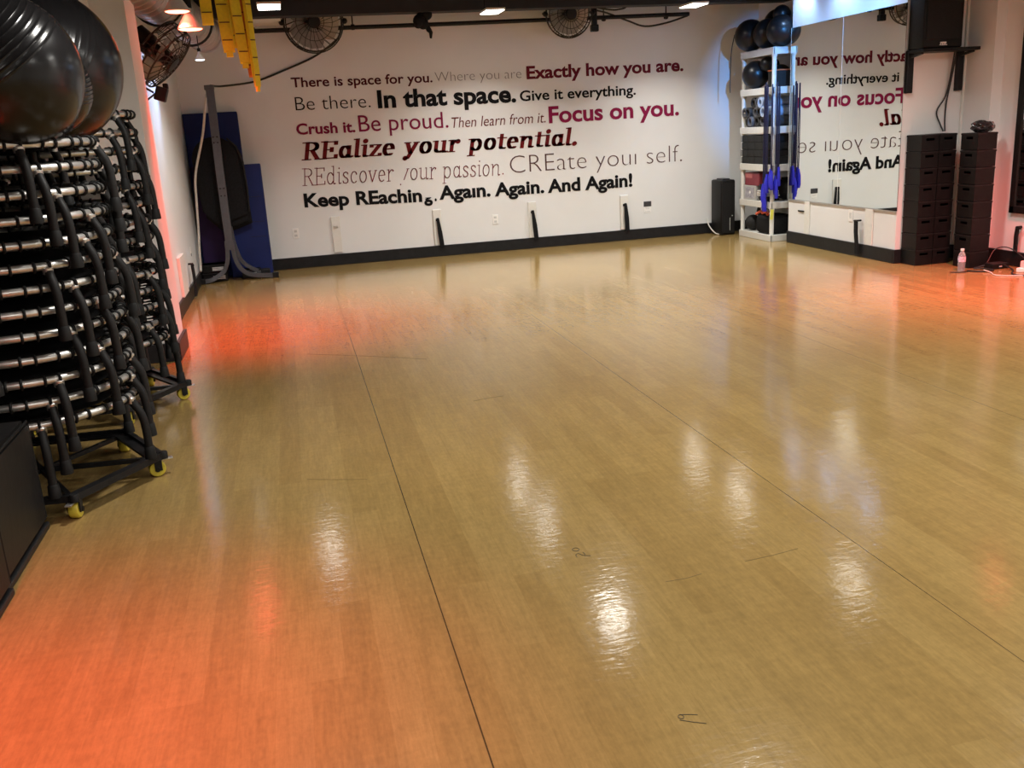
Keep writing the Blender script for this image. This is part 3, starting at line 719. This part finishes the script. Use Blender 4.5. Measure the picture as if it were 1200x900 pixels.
# ------------------------------------------------------------------ rebounders
RR, RT = .455, .0165
def cord_mesh():
    b = MB()
    for da in (-.062, .062):
        c = Vector((RR*math.cos(da), RR*math.sin(da), 0)); rd = Vector((math.cos(da), math.sin(da), 0))
        b.tube([c + rd*((RT+.003)*math.cos(2*PI*k/10)) + Vector((0, 0, (RT+.003)*math.sin(2*PI*k/10))) for k in range(10)], .0068, 6, closed=True)
        b.tube([c - rd*(RT), Vector(((RR-.1), 0, -.004))], .0045, 5)
    return b
def make_rebounder(label, group):
    t = thing('rebounder_trampoline', label, 'trampoline', (0, 0, 0), 0, group)
    MB().tube([(RR*math.cos(2*PI*k/64), RR*math.sin(2*PI*k/64), 0) for k in range(64)], RT, 12, closed=True).build('frame', 'steel', t, True)
    MB().lathe([(0, -.006), (.335, -.004), (.362, -.002), (.364, .002), (.335, .002), (0, 0)], 48).build('jump_mat', 'meshmat', t, True)
    first = None
    for k in range(20):
        if first is None: c = cord_mesh().build('bungee_cord', 'cord', t); first = c
        else: c = first.copy(); COL.objects.link(c); c.parent = t
        c.rotation_euler = (0, 0, 2*PI*(k+.5)/20)
    lg = None
    for k in range(6):
        if lg is None:
            P = smoothpath([(RR+.004, 0, -.012), (RR+.016, 0, -.04), (RR+.038, 0, -.08), (RR+.049, 0, -.13), (RR+.052, 0, -.2), (RR+.053, 0, -.262)], 4)
            lg = MB().tube(P, .0185, 10).build('leg', 'foam', t, True)
            ft = MB().lathe([(0, -.305), (.026, -.305), (.0265, -.295), (.0225, -.25), (.0195, -.245)], 12).move(Matrix.Translation((RR+.053, 0, 0))).build('rubber_foot', 'foot', lg, True)
            bk = MB().lathe([(.021, -.02), (.0225, .005), (.012, .014), (0, .016)], 10).move(Matrix.Translation((RR+.004, 0, -.014))).build('leg_bracket', 'steel', lg, True)
            c = lg
        else:
            c = lg.copy(); COL.objects.link(c); c.parent = t
            for s in (ft, bk):
                q = s.copy(); COL.objects.link(q); q.parent = c
        c.rotation_euler = (0, 0, k*PI/3)
    return t
fr = [(1.544, 3.5), (1.448, 10.5), (1.348, 18.5), (1.250, 39), (1.155, 31), (1.063, 6.5), (.974, 18.5), (.882, 34), (.788, 13), (.690, 28), (.597, 1.5), (.507, 56), (.415, 49)]
rr_ = [33, 25, 47, 12, 30, 38, 8, 50, 20, 42, 3, 56, 33, 0]
proto = make_rebounder('', '')
for i, (z, a) in enumerate(fr):
    o = proto if i == 0 else dup(proto)
    o.location = (-1.27, 4.5, z); o.rotation_euler = (0, 0, math.radians(a))
    nm = ORD[i] if i < 12 else 'lowest'
    o['label'] = 'black rebounder trampoline, %s in the front stack nearest the camera' % nm; o['group'] = 'rebounders in the front stack'
for i, a in enumerate(rr_):
    o = dup(proto); o.location = (-1.29, 5.87, 1.692-i*.0982); o.rotation_euler = (0, 0, math.radians(a))
    o['label'] = 'black rebounder trampoline, %s in the rear stack next to the pillar' % (ORD[i] if i < 13 else 'lowest'); o['group'] = 'rebounders in the rear stack'
# hexagonal dollies
def make_dolly(label):
    t = thing('trampoline_dolly', label, 'dolly', (0, 0, 0), 0, 'trampoline dollies')
    R1 = .535; V = [(R1*math.cos(k*PI/3), R1*math.sin(k*PI/3)) for k in range(6)]
    b = MB()
    for k in range(6):
        a = Vector((*V[k], .098)); c = Vector((*V[(k+1) % 6], .098)); e = (c-a).normalized()*.02
        b.rect_sweep([a-e, c+e], .03, .024, (0, 0, 1))
    b.build('frame', 'blackmetal', t)
    r = MB()
    for k in range(6):
        a = Vector((*V[k], .098))*.92; c = Vector((*V[(k+1) % 6], .098))*.92; a.z = c.z = .092
        r.rect_sweep([a, c], .012, .05, (0, 0, 1))
    r.build('foot_rail', 'blackmetal', t)
    b = MB()
    for k in range(3): b.rect_sweep([(*V[k], .086), (*V[k+3], .086)], .02, .022, (0, 0, 1))
    b.build('cross_bars', 'blackmetal', t)
    first = None
    for k in range(6):
        if first is None:
            first = MB().lathe([(0, .09), (.03, .09), (.03, .082), (0, .08)], 14).box(-.022, .012, -.029, -.023, .03, .086, .002).box(-.022, .012, .023, .029, .03, .086, .002).build('caster', 'blackmetal', t)
            wl = MB().lathe([(0, -.02), (.034, -.02), (.0385, -.014), (.0385, .014), (.034, .02), (0, .02)], 24).move(Matrix.Translation((-.01, 0, .0385)) @ Matrix.Rotation(PI/2, 4, 'X')).build('wheel', 'yellowwheel', first, True)
            bl = MB().box(.015, .065, -.014, .014, .076, .083, .002).build('brake_lever', 'steel', first)
            hb = MB().lathe([(0, -.031), (.012, -.031), (.012, .031), (0, .031)], 12).move(Matrix.Translation((-.01, 0, .0385)) @ Matrix.Rotation(PI/2, 4, 'X')).build('axle_hub', 'black', first, True)
            c = first
        else:
            c = first.copy(); COL.objects.link(c); c.parent = t
            for s in (wl, bl, hb):
                q = s.copy(); COL.objects.link(q); q.parent = c
        c.location = (V[k][0]*.97, V[k][1]*.97, 0); c.rotation_euler = (0, 0, k*PI/3+(.3, .5, -.4, .9, .2, -.6)[k])
    for k in range(6):
        MB().lathe([(0, .118), (.016, .118), (.02, .112), (.02, .084), (0, .082)], 12).move(Matrix.Translation((V[k][0]*1.02, V[k][1]*1.02, 0))).build('corner_cap', 'foot', t, True)
    return t
d = make_dolly('black hexagonal dolly on yellow wheels under the front trampoline stack')
d.location = (-1.27, 4.5, 0); d.rotation_euler = (0, 0, -.07)
e = dup(d, (-1.29, 5.87, 0), .0, 'black hexagonal dolly on yellow wheels under the rear trampoline stack')

# exercise balls on the stacks
def ribbed_ball(c, r, tilt, label):
    prof = []; n = 200
    for i in range(n+1):
        a = -PI/2+PI*i/n; rr = r
        lat = math.degrees(a)
        if 8 < lat < 60:
            ph = (abs(lat) % 5.0)/5.0
            if ph < .18: rr = r+.0019
        prof.append((max(0, rr*math.cos(a)) if 0 < i < n else 0, rr*math.sin(a)))
    o = MB().lathe(prof, 64).move(Matrix.Rotation(tilt[0], 4, 'X') @ Matrix.Rotation(tilt[1], 4, 'Y')).build('exercise_ball', 'ball', None, True)
    o.location = c; return tag(o, label, 'exercise ball', 'large exercise balls on the trampolines')
ribbed_ball((-1.072, 4.25, 1.816), .314, (.5, -.45), 'large ribbed black exercise ball at the very left edge, nearest the camera')
ribbed_ball((-1.02, 4.72, 1.782), .205, (.3, .5), 'smaller black exercise ball wedged between the two larger ones')
ribbed_ball((-1.108, 5.15, 1.903), .373, (1.0, -.45), 'large ribbed black exercise ball at the back, nearest the pillar')

# black padded boxes
def padded(x1, y0, y1, h, label):
    t = thing('padded_box', label, 'padded box', (x1-.4, (y0+y1)/2, 0), 0, 'black padded boxes')
    w0 = .4; d_ = (y1-y0)/2
    b = bmesh.new(); bmesh.ops.create_cube(b, size=1)
    for v in b.verts: v.co = Vector((v.co.x*2*w0, v.co.y*2*d_, .03+(v.co.z+.5)*(h-.03)))
    bmesh.ops.bevel(b, geom=list(b.edges), offset=.02, segments=3, affect='EDGES')
    MB().absorb(b).build('cover', 'vinyl', t, True)
    MB().box(-w0-.003, w0+.003, -d_-.003, d_+.003, 0, .028, .006).build('base_board', 'base', t)
    s = MB().tube([(w0-.004, -d_+.02, h-.006), (w0-.004, d_-.02, h-.006)], .006, 6).tube([(w0-.006, d_-.006, .05), (w0-.006, d_-.006, h-.02)], .006, 6)
    s.build('piping', 'black', t, True)
padded(-1.135, 3.36, 3.97, .475, 'black vinyl padded box against the front trampoline stack')
padded(-1.115, 2.55, 3.35, .50, 'black vinyl padded box cut off by the lower left edge of the photo')

# ------------------------------------------------------------------ right back corner
t = thing('tower_speaker', 'tall dark speaker box on the floor between back wall and white shelf', 'speaker', (5.455, 11.4, 0))
MB().box(-.1, .1, -.15, .15, 0, .70, .022, 3).build('cabinet', 'black', t, True)
MB().box(-.085, .085, -.153, -.147, .03, .68, .01).build('grille', 'foam', t)
MB().box(-.05, .05, -.1, .1, .69, .715, .01).build('top_handle', 'blackmetal', t)
MB().box(.02, .026, -.155, -.152, .06, .22).box(.05, .062, -.155, -.152, .24, .252).build('badge', 'ltgrey', t)
cable('speaker_cable', [(5.3, 11.56, .2), (5.31, 11.5, .1), (5.34, 11.38, .02), (5.37, 11.3, .012)], .008, 'pale cord running from the back wall to the tall dark speaker', 'whitecable')

# mirrors
for i, (y0, y1, rz, lab) in enumerate(((9.133, 10.165, .0026, 'frameless wall mirror panel nearer the white shelf'), (8.085, 9.127, -.0008, 'frameless wall mirror panel nearer the pillar with the loudspeaker'))):
    t = thing('wall_mirror', lab, 'mirror', (5.694, (y0+y1)/2, .51), rz, 'mirror panels')
    hy = (y1-y0)/2
    MB().box(-.004, .0, -hy, hy, 0, 1.89).build('glass', 'mirror', t)
    MB().box(-.0045, .001, hy-.002, hy+.002, 0, 1.89).build('polished_edge', 'plate', t)
t = thing('framed_mirror', 'black framed mirror at the right edge of the photo', 'mirror', (6.46, 6.79, .485))
MB().box(-.022, -.014, -.62, .62, .06, 1.74).build('glass', 'mirror', t)
f = MB().box(-.035, -.001, -.68, .68, 0, .065, .006).box(-.035, -.001, -.68, .68, 1.735, 1.8, .006).box(-.035, -.001, -.68, -.615, 0, 1.8, .006).box(-.035, -.001, .615, .68, 0, 1.8, .006)
f.build('frame', 'black', t)
# fittings under mirrors
t = thing('wall_strap', 'black strap on a hook under the mirrors beside the bins', 'strap', (5.7, 8.71, 0))
MB().tube([(-.01, -.04, .375), (-.05, -.04, .375), (-.05, .02, .37)], .01, 8).build('hook', 'blackmetal', t, True)
MB().rect_sweep([(-.05, -.01, .375), (-.052, -.02, .25), (-.05, -.04, .12), (-.05, -.045, .03)], .055, .014, (0, 1, 0)).build('webbing', 'blackcloth', t)
t = thing('wall_outlet', 'white plate on the wall under the mirrors', 'outlet', (5.7, 8.87, .41))
MB().box(-.007, -.0005, -.04, .04, -.063, .063, .003).build('cover_plate', 'plate', t)
MB().box(-.009, -.006, -.018, .018, -.03, .03, .001).build('socket', 'ltgrey', t)
t = thing('wall_bar', 'short dark slot bracket on the wall beside the white shelf', 'bracket', (5.7, 9.865, .385))
MB().box(-.012, -.0005, -.065, .065, -.008, .008, .002).build('slot', 'black', t)

# ------------------------------------------------------------------ white shelf unit
SX0, SX1, SY0, SY1 = 5.54, 5.98, 10.29, 11.10
LV = [.05, .465, .90, 1.335, 1.78, 2.215]      # top surfaces
t = thing('plastic_shelf_unit', 'tall white plastic shelf unit in the right back corner', 'shelf unit', (0, 0, 0))
def shelf_part(z, first=False):
    b = MB().box(SX0, SX1, SY0, SY1, z-.03, z, .004)
    th = .075
    b.box(SX0-.004, SX0+.02, SY0-.004, SY1+.004, z-th, z+.004, .005).box(SX1-.02, SX1+.004, SY0-.004, SY1+.004, z-th, z+.004, .005)
    b.box(SX0, SX1, SY0-.004, SY0+.02, z-th, z+.004, .005).box(SX0, SX1, SY1-.02, SY1+.004, z-th, z+.004, .005)
    return b
for i, z in enumerate(LV): shelf_part(z if i else .075).build('shelf', 'shelfplastic', t)
for (x, y) in ((SX0+.03, SY0+.03), (SX0+.03, SY1-.03), (SX1-.03, SY0+.03), (SX1-.03, SY1-.03)):
    b = MB().lathe([(0, 0), (.034, 0), (.034, .03), (.026, .05), (.026, 2.2), (0, 2.2)], 16).move(Matrix.Translation((x, y, 0)))
    p = b.build('post', 'shelfplastic', t, True)
    for z in LV[1:]: MB().lathe([(.0265, z-.1), (.033, z-.09), (.033, z-.06), (.0265, z-.05)], 16, Matrix.Translation((x, y, 0))).build('collar', 'shelfplastic', p, True)

def plain_ball(c, r, label, group, m='smallball'):
    prof = [(0 if i in (0, 32) else r*math.sin(PI*i/32), -r*math.cos(PI*i/32)) for i in range(33)]
    for i in (15, 17): prof[i] = (prof[i][0]*1.006, prof[i][1])
    o = MB().lathe(prof, 36).move(Matrix.Rotation(random.uniform(-1, 1), 4, 'X') @ Matrix.Rotation(random.uniform(-1, 1), 4, 'Y')).build('soft_ball', m, None, True)
    o.location = c; return tag(o, label, 'ball', group)
T = LV[5]+.006
plain_ball((5.60, 10.98, T+.185), .185, 'black ball on top of the white shelf, farthest left', 'balls on top of the shelf')
plain_ball((5.66, 10.66, T+.17), .17, 'black ball on top of the white shelf, in front of the leftmost one', 'balls on top of the shelf')
plain_ball((5.665, 10.34, T+.172), .172, 'black ball on top of the white shelf at the mirror end', 'balls on top of the shelf')
plain_ball((5.86, 10.8, T+.3), .16, 'black ball resting on the other balls on top of the shelf', 'balls on top of the shelf')
plain_ball((5.76, 10.52, T+.37), .1, 'smaller black ball stacked over the front balls on top of the shelf', 'balls on top of the shelf')
cable('hanging_cable', [(5.44, 11.07, 2.43), (5.415, 11.1, 2.25), (5.41, 11.12, 2.0), (5.41, 11.12, 1.76)], .006, 'thin dark cord hanging down left of the white shelf')
Tb = LV[4]+.006
plain_ball((5.625, 10.875, Tb+.162), .162, 'black ball bulging out at the left of the upper shelf', 'balls on the upper shelf')
plain_ball((5.835, 10.66, Tb+.13), .13, 'black ball in the middle of the upper shelf', 'balls on the upper shelf')
plain_ball((5.84, 10.9, Tb+.26), .1, 'smaller black ball on top at the back of the upper shelf', 'balls on the upper shelf')
plain_ball((5.66, 10.66, Tb+.27), .085, 'smallest black ball wedged under the top shelf', 'balls on the upper shelf')
t = thing('storage_bin', 'black bin with an orange rim at the front end of the upper shelf', 'bin', (5.76, 10.45, Tb))
MB().box(-.15, .15, -.1, .1, 0, .18, .012).build('bin', 'block', t)
MB().box(-.154, .154, -.104, -.09, .176, .19, .003).box(-.154, .154, .09, .104, .176, .19, .003).box(-.154, -.14, -.104, .104, .176, .19, .003).box(.14, .154, -.104, .104, .176, .19, .003).build('rim', 'orangerim', t)
# foam rollers lying front to back, pile of three rows
Tc = LV[3]+.006; r0 = .062
rows = [(5, 10.46, 0), (5, 10.50, 1), (3, 10.56, 2)]
place = ['first', 'second', 'third', 'fourth', 'fifth']
lev = ['bottom', 'middle', 'top']
for n, y0, lv in rows:
    for k in range(n):
        y = y0+k*.127+(.0 if lv != 1 else -.0); z = Tc+r0+lv*.108
        m = 'rollerblue' if (lv, k) in ((2, 0), (1, 0)) else ('roller' if (lv+k) % 2 else 'rollerdark')
        if lv == 1 and k == 4: y -= .0
        x0 = 5.535+random.uniform(-.02, .04)
        prof = [(r0*.62, 0), (r0-.004, 0), (r0, .004), (r0, .42), (r0-.004, .424), (r0*.62, .424), (r0*.62, 0)]
        o = MB().lathe(prof, 22).move(Matrix.Rotation(PI/2, 4, 'Y')).build('foam_roller', m, None, True)
        o.location = (x0, y, z)
        tag(o, '%s hollow foam roller, %s from the corner post in the %s row' % ({'rollerblue': 'pale blue', 'roller': 'grey', 'rollerdark': 'black'}[m], place[k], lev[lv]), 'foam roller', 'foam rollers on the shelf')
# black foam blocks
Td = LV[2]+.006
rowname = ['bottom', 'second', 'third', 'top']
first = None
for rrow in range(4):
    n = 4; off = (0, .02, -.015, .01)[rrow]
    for k in range(n):
        if first is None:
            first = MB().box(-.2, .2, -.088, .088, 0, .083, .007).build('foam_block', 'block'); o = first
        else: o = first.copy(); COL.objects.link(o)
        o.location = (5.745-.0*k, 10.46+k*.18+off*.5, Td+rrow*.0845)
        o['label'] = 'black foam block, %s from the corner post in the %s row' % (place[k], rowname[rrow])
        o['category'] = 'foam block'; o['group'] = 'foam blocks on the shelf'
# boxes shelf
Te = LV[1]+.006
t = thing('carton', 'grey carton with a printed picture on the second lowest shelf', 'box', (5.65, 10.86, Te))
MB().box(-.1, .1, -.16, .16, 0, .17, .005).build('carton', 'greybox', t)
MB().box(-.102, -.1, -.12, .1, .02, .15).build('printed_picture', 'photo', t)
MB().ball((-.1, -.02, .09), .028, 12, 8, (.1, 1, 1)).build('white_spot', 'plate', t)
t = thing('carton', 'dark red box lying on the grey carton', 'box', (5.68, 10.83, Te+.171))
MB().box(-.12, .12, -.2, .17, 0, .155, .008).build('box', 'redbox', t)
MB().box(-.122, -.12, -.02, .16, .09, .14).build('faded_label', 'redboxtop', t)
t = thing('weight_plates', 'pale stack of flat plates beside the grey carton', 'plates', (5.66, 10.56, Te))
for k in range(3): MB().box(-.1, .1, -.12, .12, .055+.025*k, .07+.025*k, .003).build('flat_plate', 'shelfplastic', t)
MB().box(-.08, .08, -.1, .1, 0, .055, .006).build('dark_base', 'black', t)
for i, (x, y) in enumerate(((5.64, 10.62), (5.63, 10.51))):
    t = thing('small_dumbbell', 'small black dumbbell', 'dumbbell', (x, y, Te+.1345+.03), 0, 'small dumbbells on the shelf')
    t['label'] = 'small black dumbbell on the pale plates, ' + ('nearer the carton' if i == 0 else 'nearer the corner post')
    MB().tube([(-.05, 0, 0), (.05, 0, 0)], .012, 10).build('grip', 'steel', t, True)
    for s in (-1, 1): MB().lathe([(0, -.02), (.026, -.02), (.03, -.012), (.03, .012), (.026, .02), (0, .02)], 14).move(Matrix.Translation((.06*s, 0, 0)) @ Matrix.Rotation(PI/2, 4, 'Y')).build('weight_head', 'black', t, True)
t = thing('dark_bag', 'dark pouch in the mirror end of the second lowest shelf', 'bag', (5.82, 10.47, Te))
MB().ball((0, 0, .13), .12, 16, 12, (.9, .95, 1.08)).box(-.05, .05, -.02, .02, .22, .27, .01).build('pouch', 'blackcloth', t, True)
# bottom shelf
Tf = .081
plain_ball((5.64, 10.93, Tf+.095), .095, 'black medicine ball low on the bottom shelf at its left end', 'medicine balls on the bottom shelf', 'block')
plain_ball((5.72, 10.80, Tf+.24), .088, 'black medicine ball raised behind on the bottom shelf', 'medicine balls on the bottom shelf', 'block')
plain_ball((5.80, 10.93, Tf+.095), .095, 'black medicine ball behind the low one, propping the raised ball', 'medicine balls on the bottom shelf', 'block')
t = thing('gear_bag', 'open black bag with orange straps on the bottom shelf', 'bag', (5.74, 10.53, Tf))
b = MB().box(-.19, .16, -.19, .17, 0, .22, .05, 4); b.build('bag', 'blackcloth', t, True)
b = MB().tube(smoothpath([(-.19, .15, .22), (-.15, .1, .255), (-.16, .03, .24), (-.17, -.06, .262), (-.18, -.13, .235)], 5), .016, 8).tube(smoothpath([(-.1, .14, .225), (-.11, .04, .26), (-.12, -.08, .24)], 5), .014, 8)
b.build('orange_strap', 'orange', t, True)
MB().ball((-.15, .06, .29), .02, 10, 8).ball((-.15, .02, .30), .016, 10, 8).ball((-.14, -.04, .275), .015, 10, 8).build('white_knobs', 'plate', t, True)
# tube bands hung on the corner post
bands = [(5.515, 10.43, .66, 'nearest the foam blocks'), (5.505, 10.385, .60, 'second from the blocks'), (5.50, 10.335, .82, 'left of the corner post'),
         (5.515, 10.25, .86, 'in front of the corner post'), (5.57, 10.235, .76, 'right of the corner post'), (5.60, 10.24, .9, 'closest to the mirror')]
for i, (x, y, zb, lab) in enumerate(bands):
    t = thing('resistance_band', 'dark band with blue handles on the shelf corner, ' + lab, 'resistance band', (x, y, zb-.24), 0, 'resistance bands on the shelf corner')
    top = 1.80-(zb-.24)+random.uniform(-.04, .02)
    b = MB(); s = .012
    b.tube(smoothpath([(0, -s, .21), (0, -s*1.2, .5), (0, -s, top*.75), (0, -s*.5, top-.02), (0, 0, top), (0, s*.5, top-.02), (0, s, top*.75), (0, s*1.3, .5), (0, s, .21)], 5), .006, 8)
    b.build('tubing', 'ropeblue', t, True)
    for q in (-1, 1):
        hz = 0 if q < 0 else random.uniform(-.05, .06)
        h = MB().tube([(0, q*s, hz+.22), (-.006, q*s*1.4, hz+.14), (-.004, q*s*1.5, hz+.04), (0, q*s*1.3, hz)], [.012, .02, .023, .019], 10)
        h.build('handle', 'bluedk', t, True)
t = MB().box(-.02, .02, -.001, .001, -.12, .0).move(Matrix.Rotation(.08, 4, 'Y')).build('paper_tag', 'tag'); t.location = (5.555, 10.283, .385)
tag(t, 'thin yellow paper tag hanging on the corner post of the shelf', 'tag')

# ------------------------------------------------------------------ right pillar: loudspeaker, bracket, bins
t = thing('wall_bracket_shelf', 'black wall bracket shelf carrying the loudspeaker', 'bracket', (6.0, 8.1, 1.98))
MB().box(-.29, .31, -.25, -.001, -.03, 0, .004).build('shelf_board', 'black', t)
for x0 in (-.295, .24):
    MB().box(x0, x0+.065, -.045, -.001, -.38, 0, .005).build('upright', 'blackmetal', t)
    MB().rect_sweep([(x0+.032, -.03, -.06), (x0+.032, -.2, -.035)], .03, .02, (1, 0, 0)).build('brace', 'blackmetal', t)
t = thing('wall_loudspeaker', 'black loudspeaker standing on the wall bracket', 'loudspeaker', (5.92, 7.975, 1.981))
MB().box(-.205, .205, -.11, .115, 0, .62, .016, 3).build('cabinet', 'black', t, True)
MB().box(-.18, .18, -.116, -.108, .07, .6, .008).build('grille', 'foam', t)
b = MB()
for i in range(6): b.box(-.032+.011*i, -.025+.011*i, -.1185, -.115, .03+.006*(i % 2), .05)
b.box(-.04, .04, -.1175, -.116, .022, .028); b.build('badge', 'plate', t)
cable('speaker_cable', [(6.17, 8.02, 1.95), (6.165, 8.06, 1.7), (6.14, 8.075, 1.55), (6.06, 8.08, 1.42), (6.1, 8.07, 1.3), (6.13, 8.06, 1.235)], .007, 'black speaker cable bowing to the left above the bins')
cable('speaker_cable', [(6.19, 8.02, 1.95), (6.18, 8.06, 1.7), (6.16, 8.08, 1.5), (6.15, 8.075, 1.35), (6.14, 8.05, 1.235)], .007, 'black speaker cable hanging straight above the bins')

def bin_mesh(w0, d0_, h):
    b = MB(); th = .006; hw, hd = w0/2, d0_/2; sw, s0, s1 = .045, h*.62, h*.78
    b.box(-hw, hw, -hd, hd, .002, .008); b.box(-hw, -hw+th, -hd, hd, .002, h-.002); b.box(hw-th, hw, -hd, hd, .002, h-.002)
    for y0, y1 in ((-hd, -hd+th), (hd-th, hd)):
        b.box(-hw, hw, y0, y1, .002, s0); b.box(-hw, hw, y0, y1, s1, h-.002); b.box(-hw, -sw, y0, y1, s0, s1); b.box(sw, hw, y0, y1, s0, s1)
    b.box(-hw+.001, hw-.001, -hd+.001, hd-.001, h-.008, h-.001)
    return b
def rim_mesh(w0, d0_, h):
    b = MB(); hw, hd = w0/2+.003, d0_/2+.003
    b.box(-hw, hw, -hd, -hd+.008, h-.018, h-.003).box(-hw, hw, hd-.008, hd, h-.018, h-.003).box(-hw, -hw+.008, -hd, hd, h-.018, h-.003).box(hw-.008, hw, -hd, hd, h-.018, h-.003)
    return b
BHT = .1525
def bin_column(cx, cy, rz, w0, d0_, name):
    first = None
    for k in range(8):
        if first is None:
            o = thing('storage_bin', '', 'storage bin'); bin_mesh(w0, d0_, BHT).build('body', 'black', o)
            rim_mesh(w0, d0_, BHT).build('rim', 'foot', o)
            if True:
                sl = MB(); sl.tube([(-.04, -d0_/2-.001, BHT*.61), (.04, -d0_/2-.001, BHT*.61)], .003, 6); sl.build('handle_lip', 'foam', o, True)
            first = o
        else: o = dup(first)
        o.location = (cx, cy, k*BHT); o.rotation_euler = (0, 0, rz)
        o['label'] = 'black slot-handled storage bin, %s in the %s' % (ORD[7-k] if k else 'lowest', name); o['group'] = 'stacked storage bins'
bin_column(5.845, 7.965, 0, .182, .22, 'column by the mirror')
bin_column(6.035, 7.965, 0, .182, .22, 'middle column')
bin_column(6.145, 7.58, -PI/2, .22, .2, 'right column under the bag')
# plastic bag bundle on right column
t = thing('bag_bundle', 'crumpled dark bag bundle lying on the right column of bins', 'bag', (6.165, 7.58, 1.221))
bm = bmesh.new(); bmesh.ops.create_icosphere(bm, subdivisions=4, radius=1)
from mathutils import noise as mn
for v in bm.verts:
    n = mn.noise(v.co*2.6)*.28+mn.noise(v.co*7)*.14; v.co *= (1+n); v.co = Vector((v.co.x*.088, v.co.y*.088, max(0, v.co.z*.055+.047)))
MB().absorb(bm).build('dark_bag', 'bag', t)
bm = bmesh.new(); bmesh.ops.create_icosphere(bm, subdivisions=3, radius=1)
for v in bm.verts:
    n = mn.noise(v.co*3)*.3; v.co *= (1+n); v.co = Vector((v.co.x*.03+.085, v.co.y*.05, max(-.0, v.co.z*.045+.045)))
MB().absorb(bm).build('clear_film', 'clearbag', t)
# bottle
t = thing('water_bottle', 'small clear water bottle on the floor in front of the bins', 'bottle', (5.91, 7.40, 0))
MB().lathe([(0, .004), (.026, .004), (.031, .0), (.033, .012), (.032, .05), (.034, .06), (.033, .13), (.028, .155), (.014, .178), (.0135, .19)], 24).build('body', 'bottle', t, True)
MB().lathe([(.0335, .085), (.0345, .086), (.0345, .132), (.0335, .133)], 24).build('label', 'bottlelabel', t, True)
MB().lathe([(.0155, .184), (.0165, .186), (.0165, .204), (0, .205)], 18).build('cap', 'cap', t, True)
# power gear
t = thing('power_adapter', 'flat black power box on the floor right of the bins', 'adapter', (6.25, 7.36, 0))
MB().box(-.09, .09, -.06, .06, 0, .05, .008).build('casing', 'black', t)
MB().box(-.02, .01, -.062, -.06, .02, .03).build('indicator', 'ltgrey', t)
t = thing('power_strip', 'white power strip with a lit pinkish plug at the right edge', 'power strip', (6.30, 7.08, 0), .35)
MB().box(-.06, .25, -.035, .035, 0, .038, .006).build('strip', 'plate', t)
MB().box(-.01, .06, -.03, .03, .037, .095, .008).build('plug', 'pinkplug', t)
b = MB()
for k in range(3): b.box(.1+.05*k, .13+.05*k, -.012, .012, .0375, .0395)
b.build('sockets', 'dkplate', t)
cable('floor_cable', [(5.925, 7.34, .008), (5.95, 7.29, .008), (6.0, 7.24, .008), (6.09, 7.23, .008), (6.14, 7.27, .008), (6.1, 7.37, .01), (6.05, 7.4, .01), (6.1, 7.43, .012), (6.17, 7.4, .03)], .0075, 'black cable curling on the floor beside the water bottle')
cable('floor_cable', [(5.76, 7.36, .006), (5.83, 7.31, .006), (5.9, 7.31, .006), (5.94, 7.33, .006)], .005, 'thin dark lead ending on the floor left of the bottle')
cable('floor_cable', [(6.02, 7.24, .018), (6.03, 7.16, .006), (5.97, 7.02, .006), (6.1, 6.9, .006), (6.4, 6.78, .006)], .005, 'pale thin cable lying on the floor in front of the black one', 'whitecable')
cable('floor_cable', [(6.27, 7.29, .04), (6.25, 7.15, .01), (6.13, 7.02, .008), (6.1, 6.93, .008), (6.2, 6.84, .008), (6.4, 6.8, .008)], .0075, 'black cable looping on the floor in front of the power strip')
cable('floor_cable', [(6.2, 7.42, .05), (6.3, 7.45, .16), (6.36, 7.35, .18), (6.4, 7.2, .1), (6.42, 7.1, .02)], .005, 'thin black cable arching against the baseboard behind the power box')
t = thing('wall_strap', 'black strap on a hook by the power strip at the right edge', 'strap', (6.46, 7.325, 0))
MB().tube([(-.005, .0, .365), (-.05, .0, .365), (-.05, -.04, .36)], .012, 8).build('hook', 'blackmetal', t, True)
MB().rect_sweep([(-.045, 0, .37), (-.045, .01, .28), (-.04, .012, .14)], .04, .014, (0, 1, 0)).build('webbing', 'blackcloth', t)

# ------------------------------------------------------------------ pen marks and scratches on the floor
def mark(paths, wd, label, m='ink', name='pen_mark'):
    b = MB()
    for p in paths: b.rect_sweep([Vector((x, y, .0008)) for x, y in (p if len(p) > 4 else p)], .0012, wd, (0, 0, 1))
    return tag(b.build(name, m), label, 'floor mark')
ell = [(.866+.012*math.cos(a), 3.016+.014*math.sin(a)) for a in [2*PI*i/16 for i in range(17)]]
mark([ell, [(.852, 2.955), (.853, 2.975), (.865, 2.984), (.874, 2.965), (.885, 2.955), (.902, 2.95)], [(.884, 2.985), (.886, 2.965)]], .0024, 'pen scribble of a loop and a hook on the middle of the floor')
ell = [(.832+.007*math.cos(a), 1.974+.009*math.sin(a)) for a in [2*PI*i/16 for i in range(17)]]
mark([ell, [(.834, 1.983), (.86, 1.975), (.876, 1.968)], [(.823, 1.962), (.85, 1.945), (.882, 1.928)]], .0018, 'pen scribble like a long-tailed 9 near the bottom of the photo')
for p, lab in (([(1.392, 2.725), (1.5, 2.735), (1.611, 2.754)], 'thin dark scratch right of the second seam-side glints'), ([(1.077, 2.676), (1.15, 2.676), (1.214, 2.69)], 'short dark scratch right of the loop scribble'),
               ([(-.015, 6.774), (.4, 6.5), (.778, 6.217)], 'faint long cut across the floor beyond the first seam'), ([(.885, 5.077), (.98, 5.1), (1.069, 5.108)], 'short faint scratch between the two left seams'), ([(-.075, 4.136), (.06, 4.08), (.189, 4.032)], 'faint scratch left of the first seam')):
    mark([p], .0008, lab, 'scratch', 'floor_scratch')
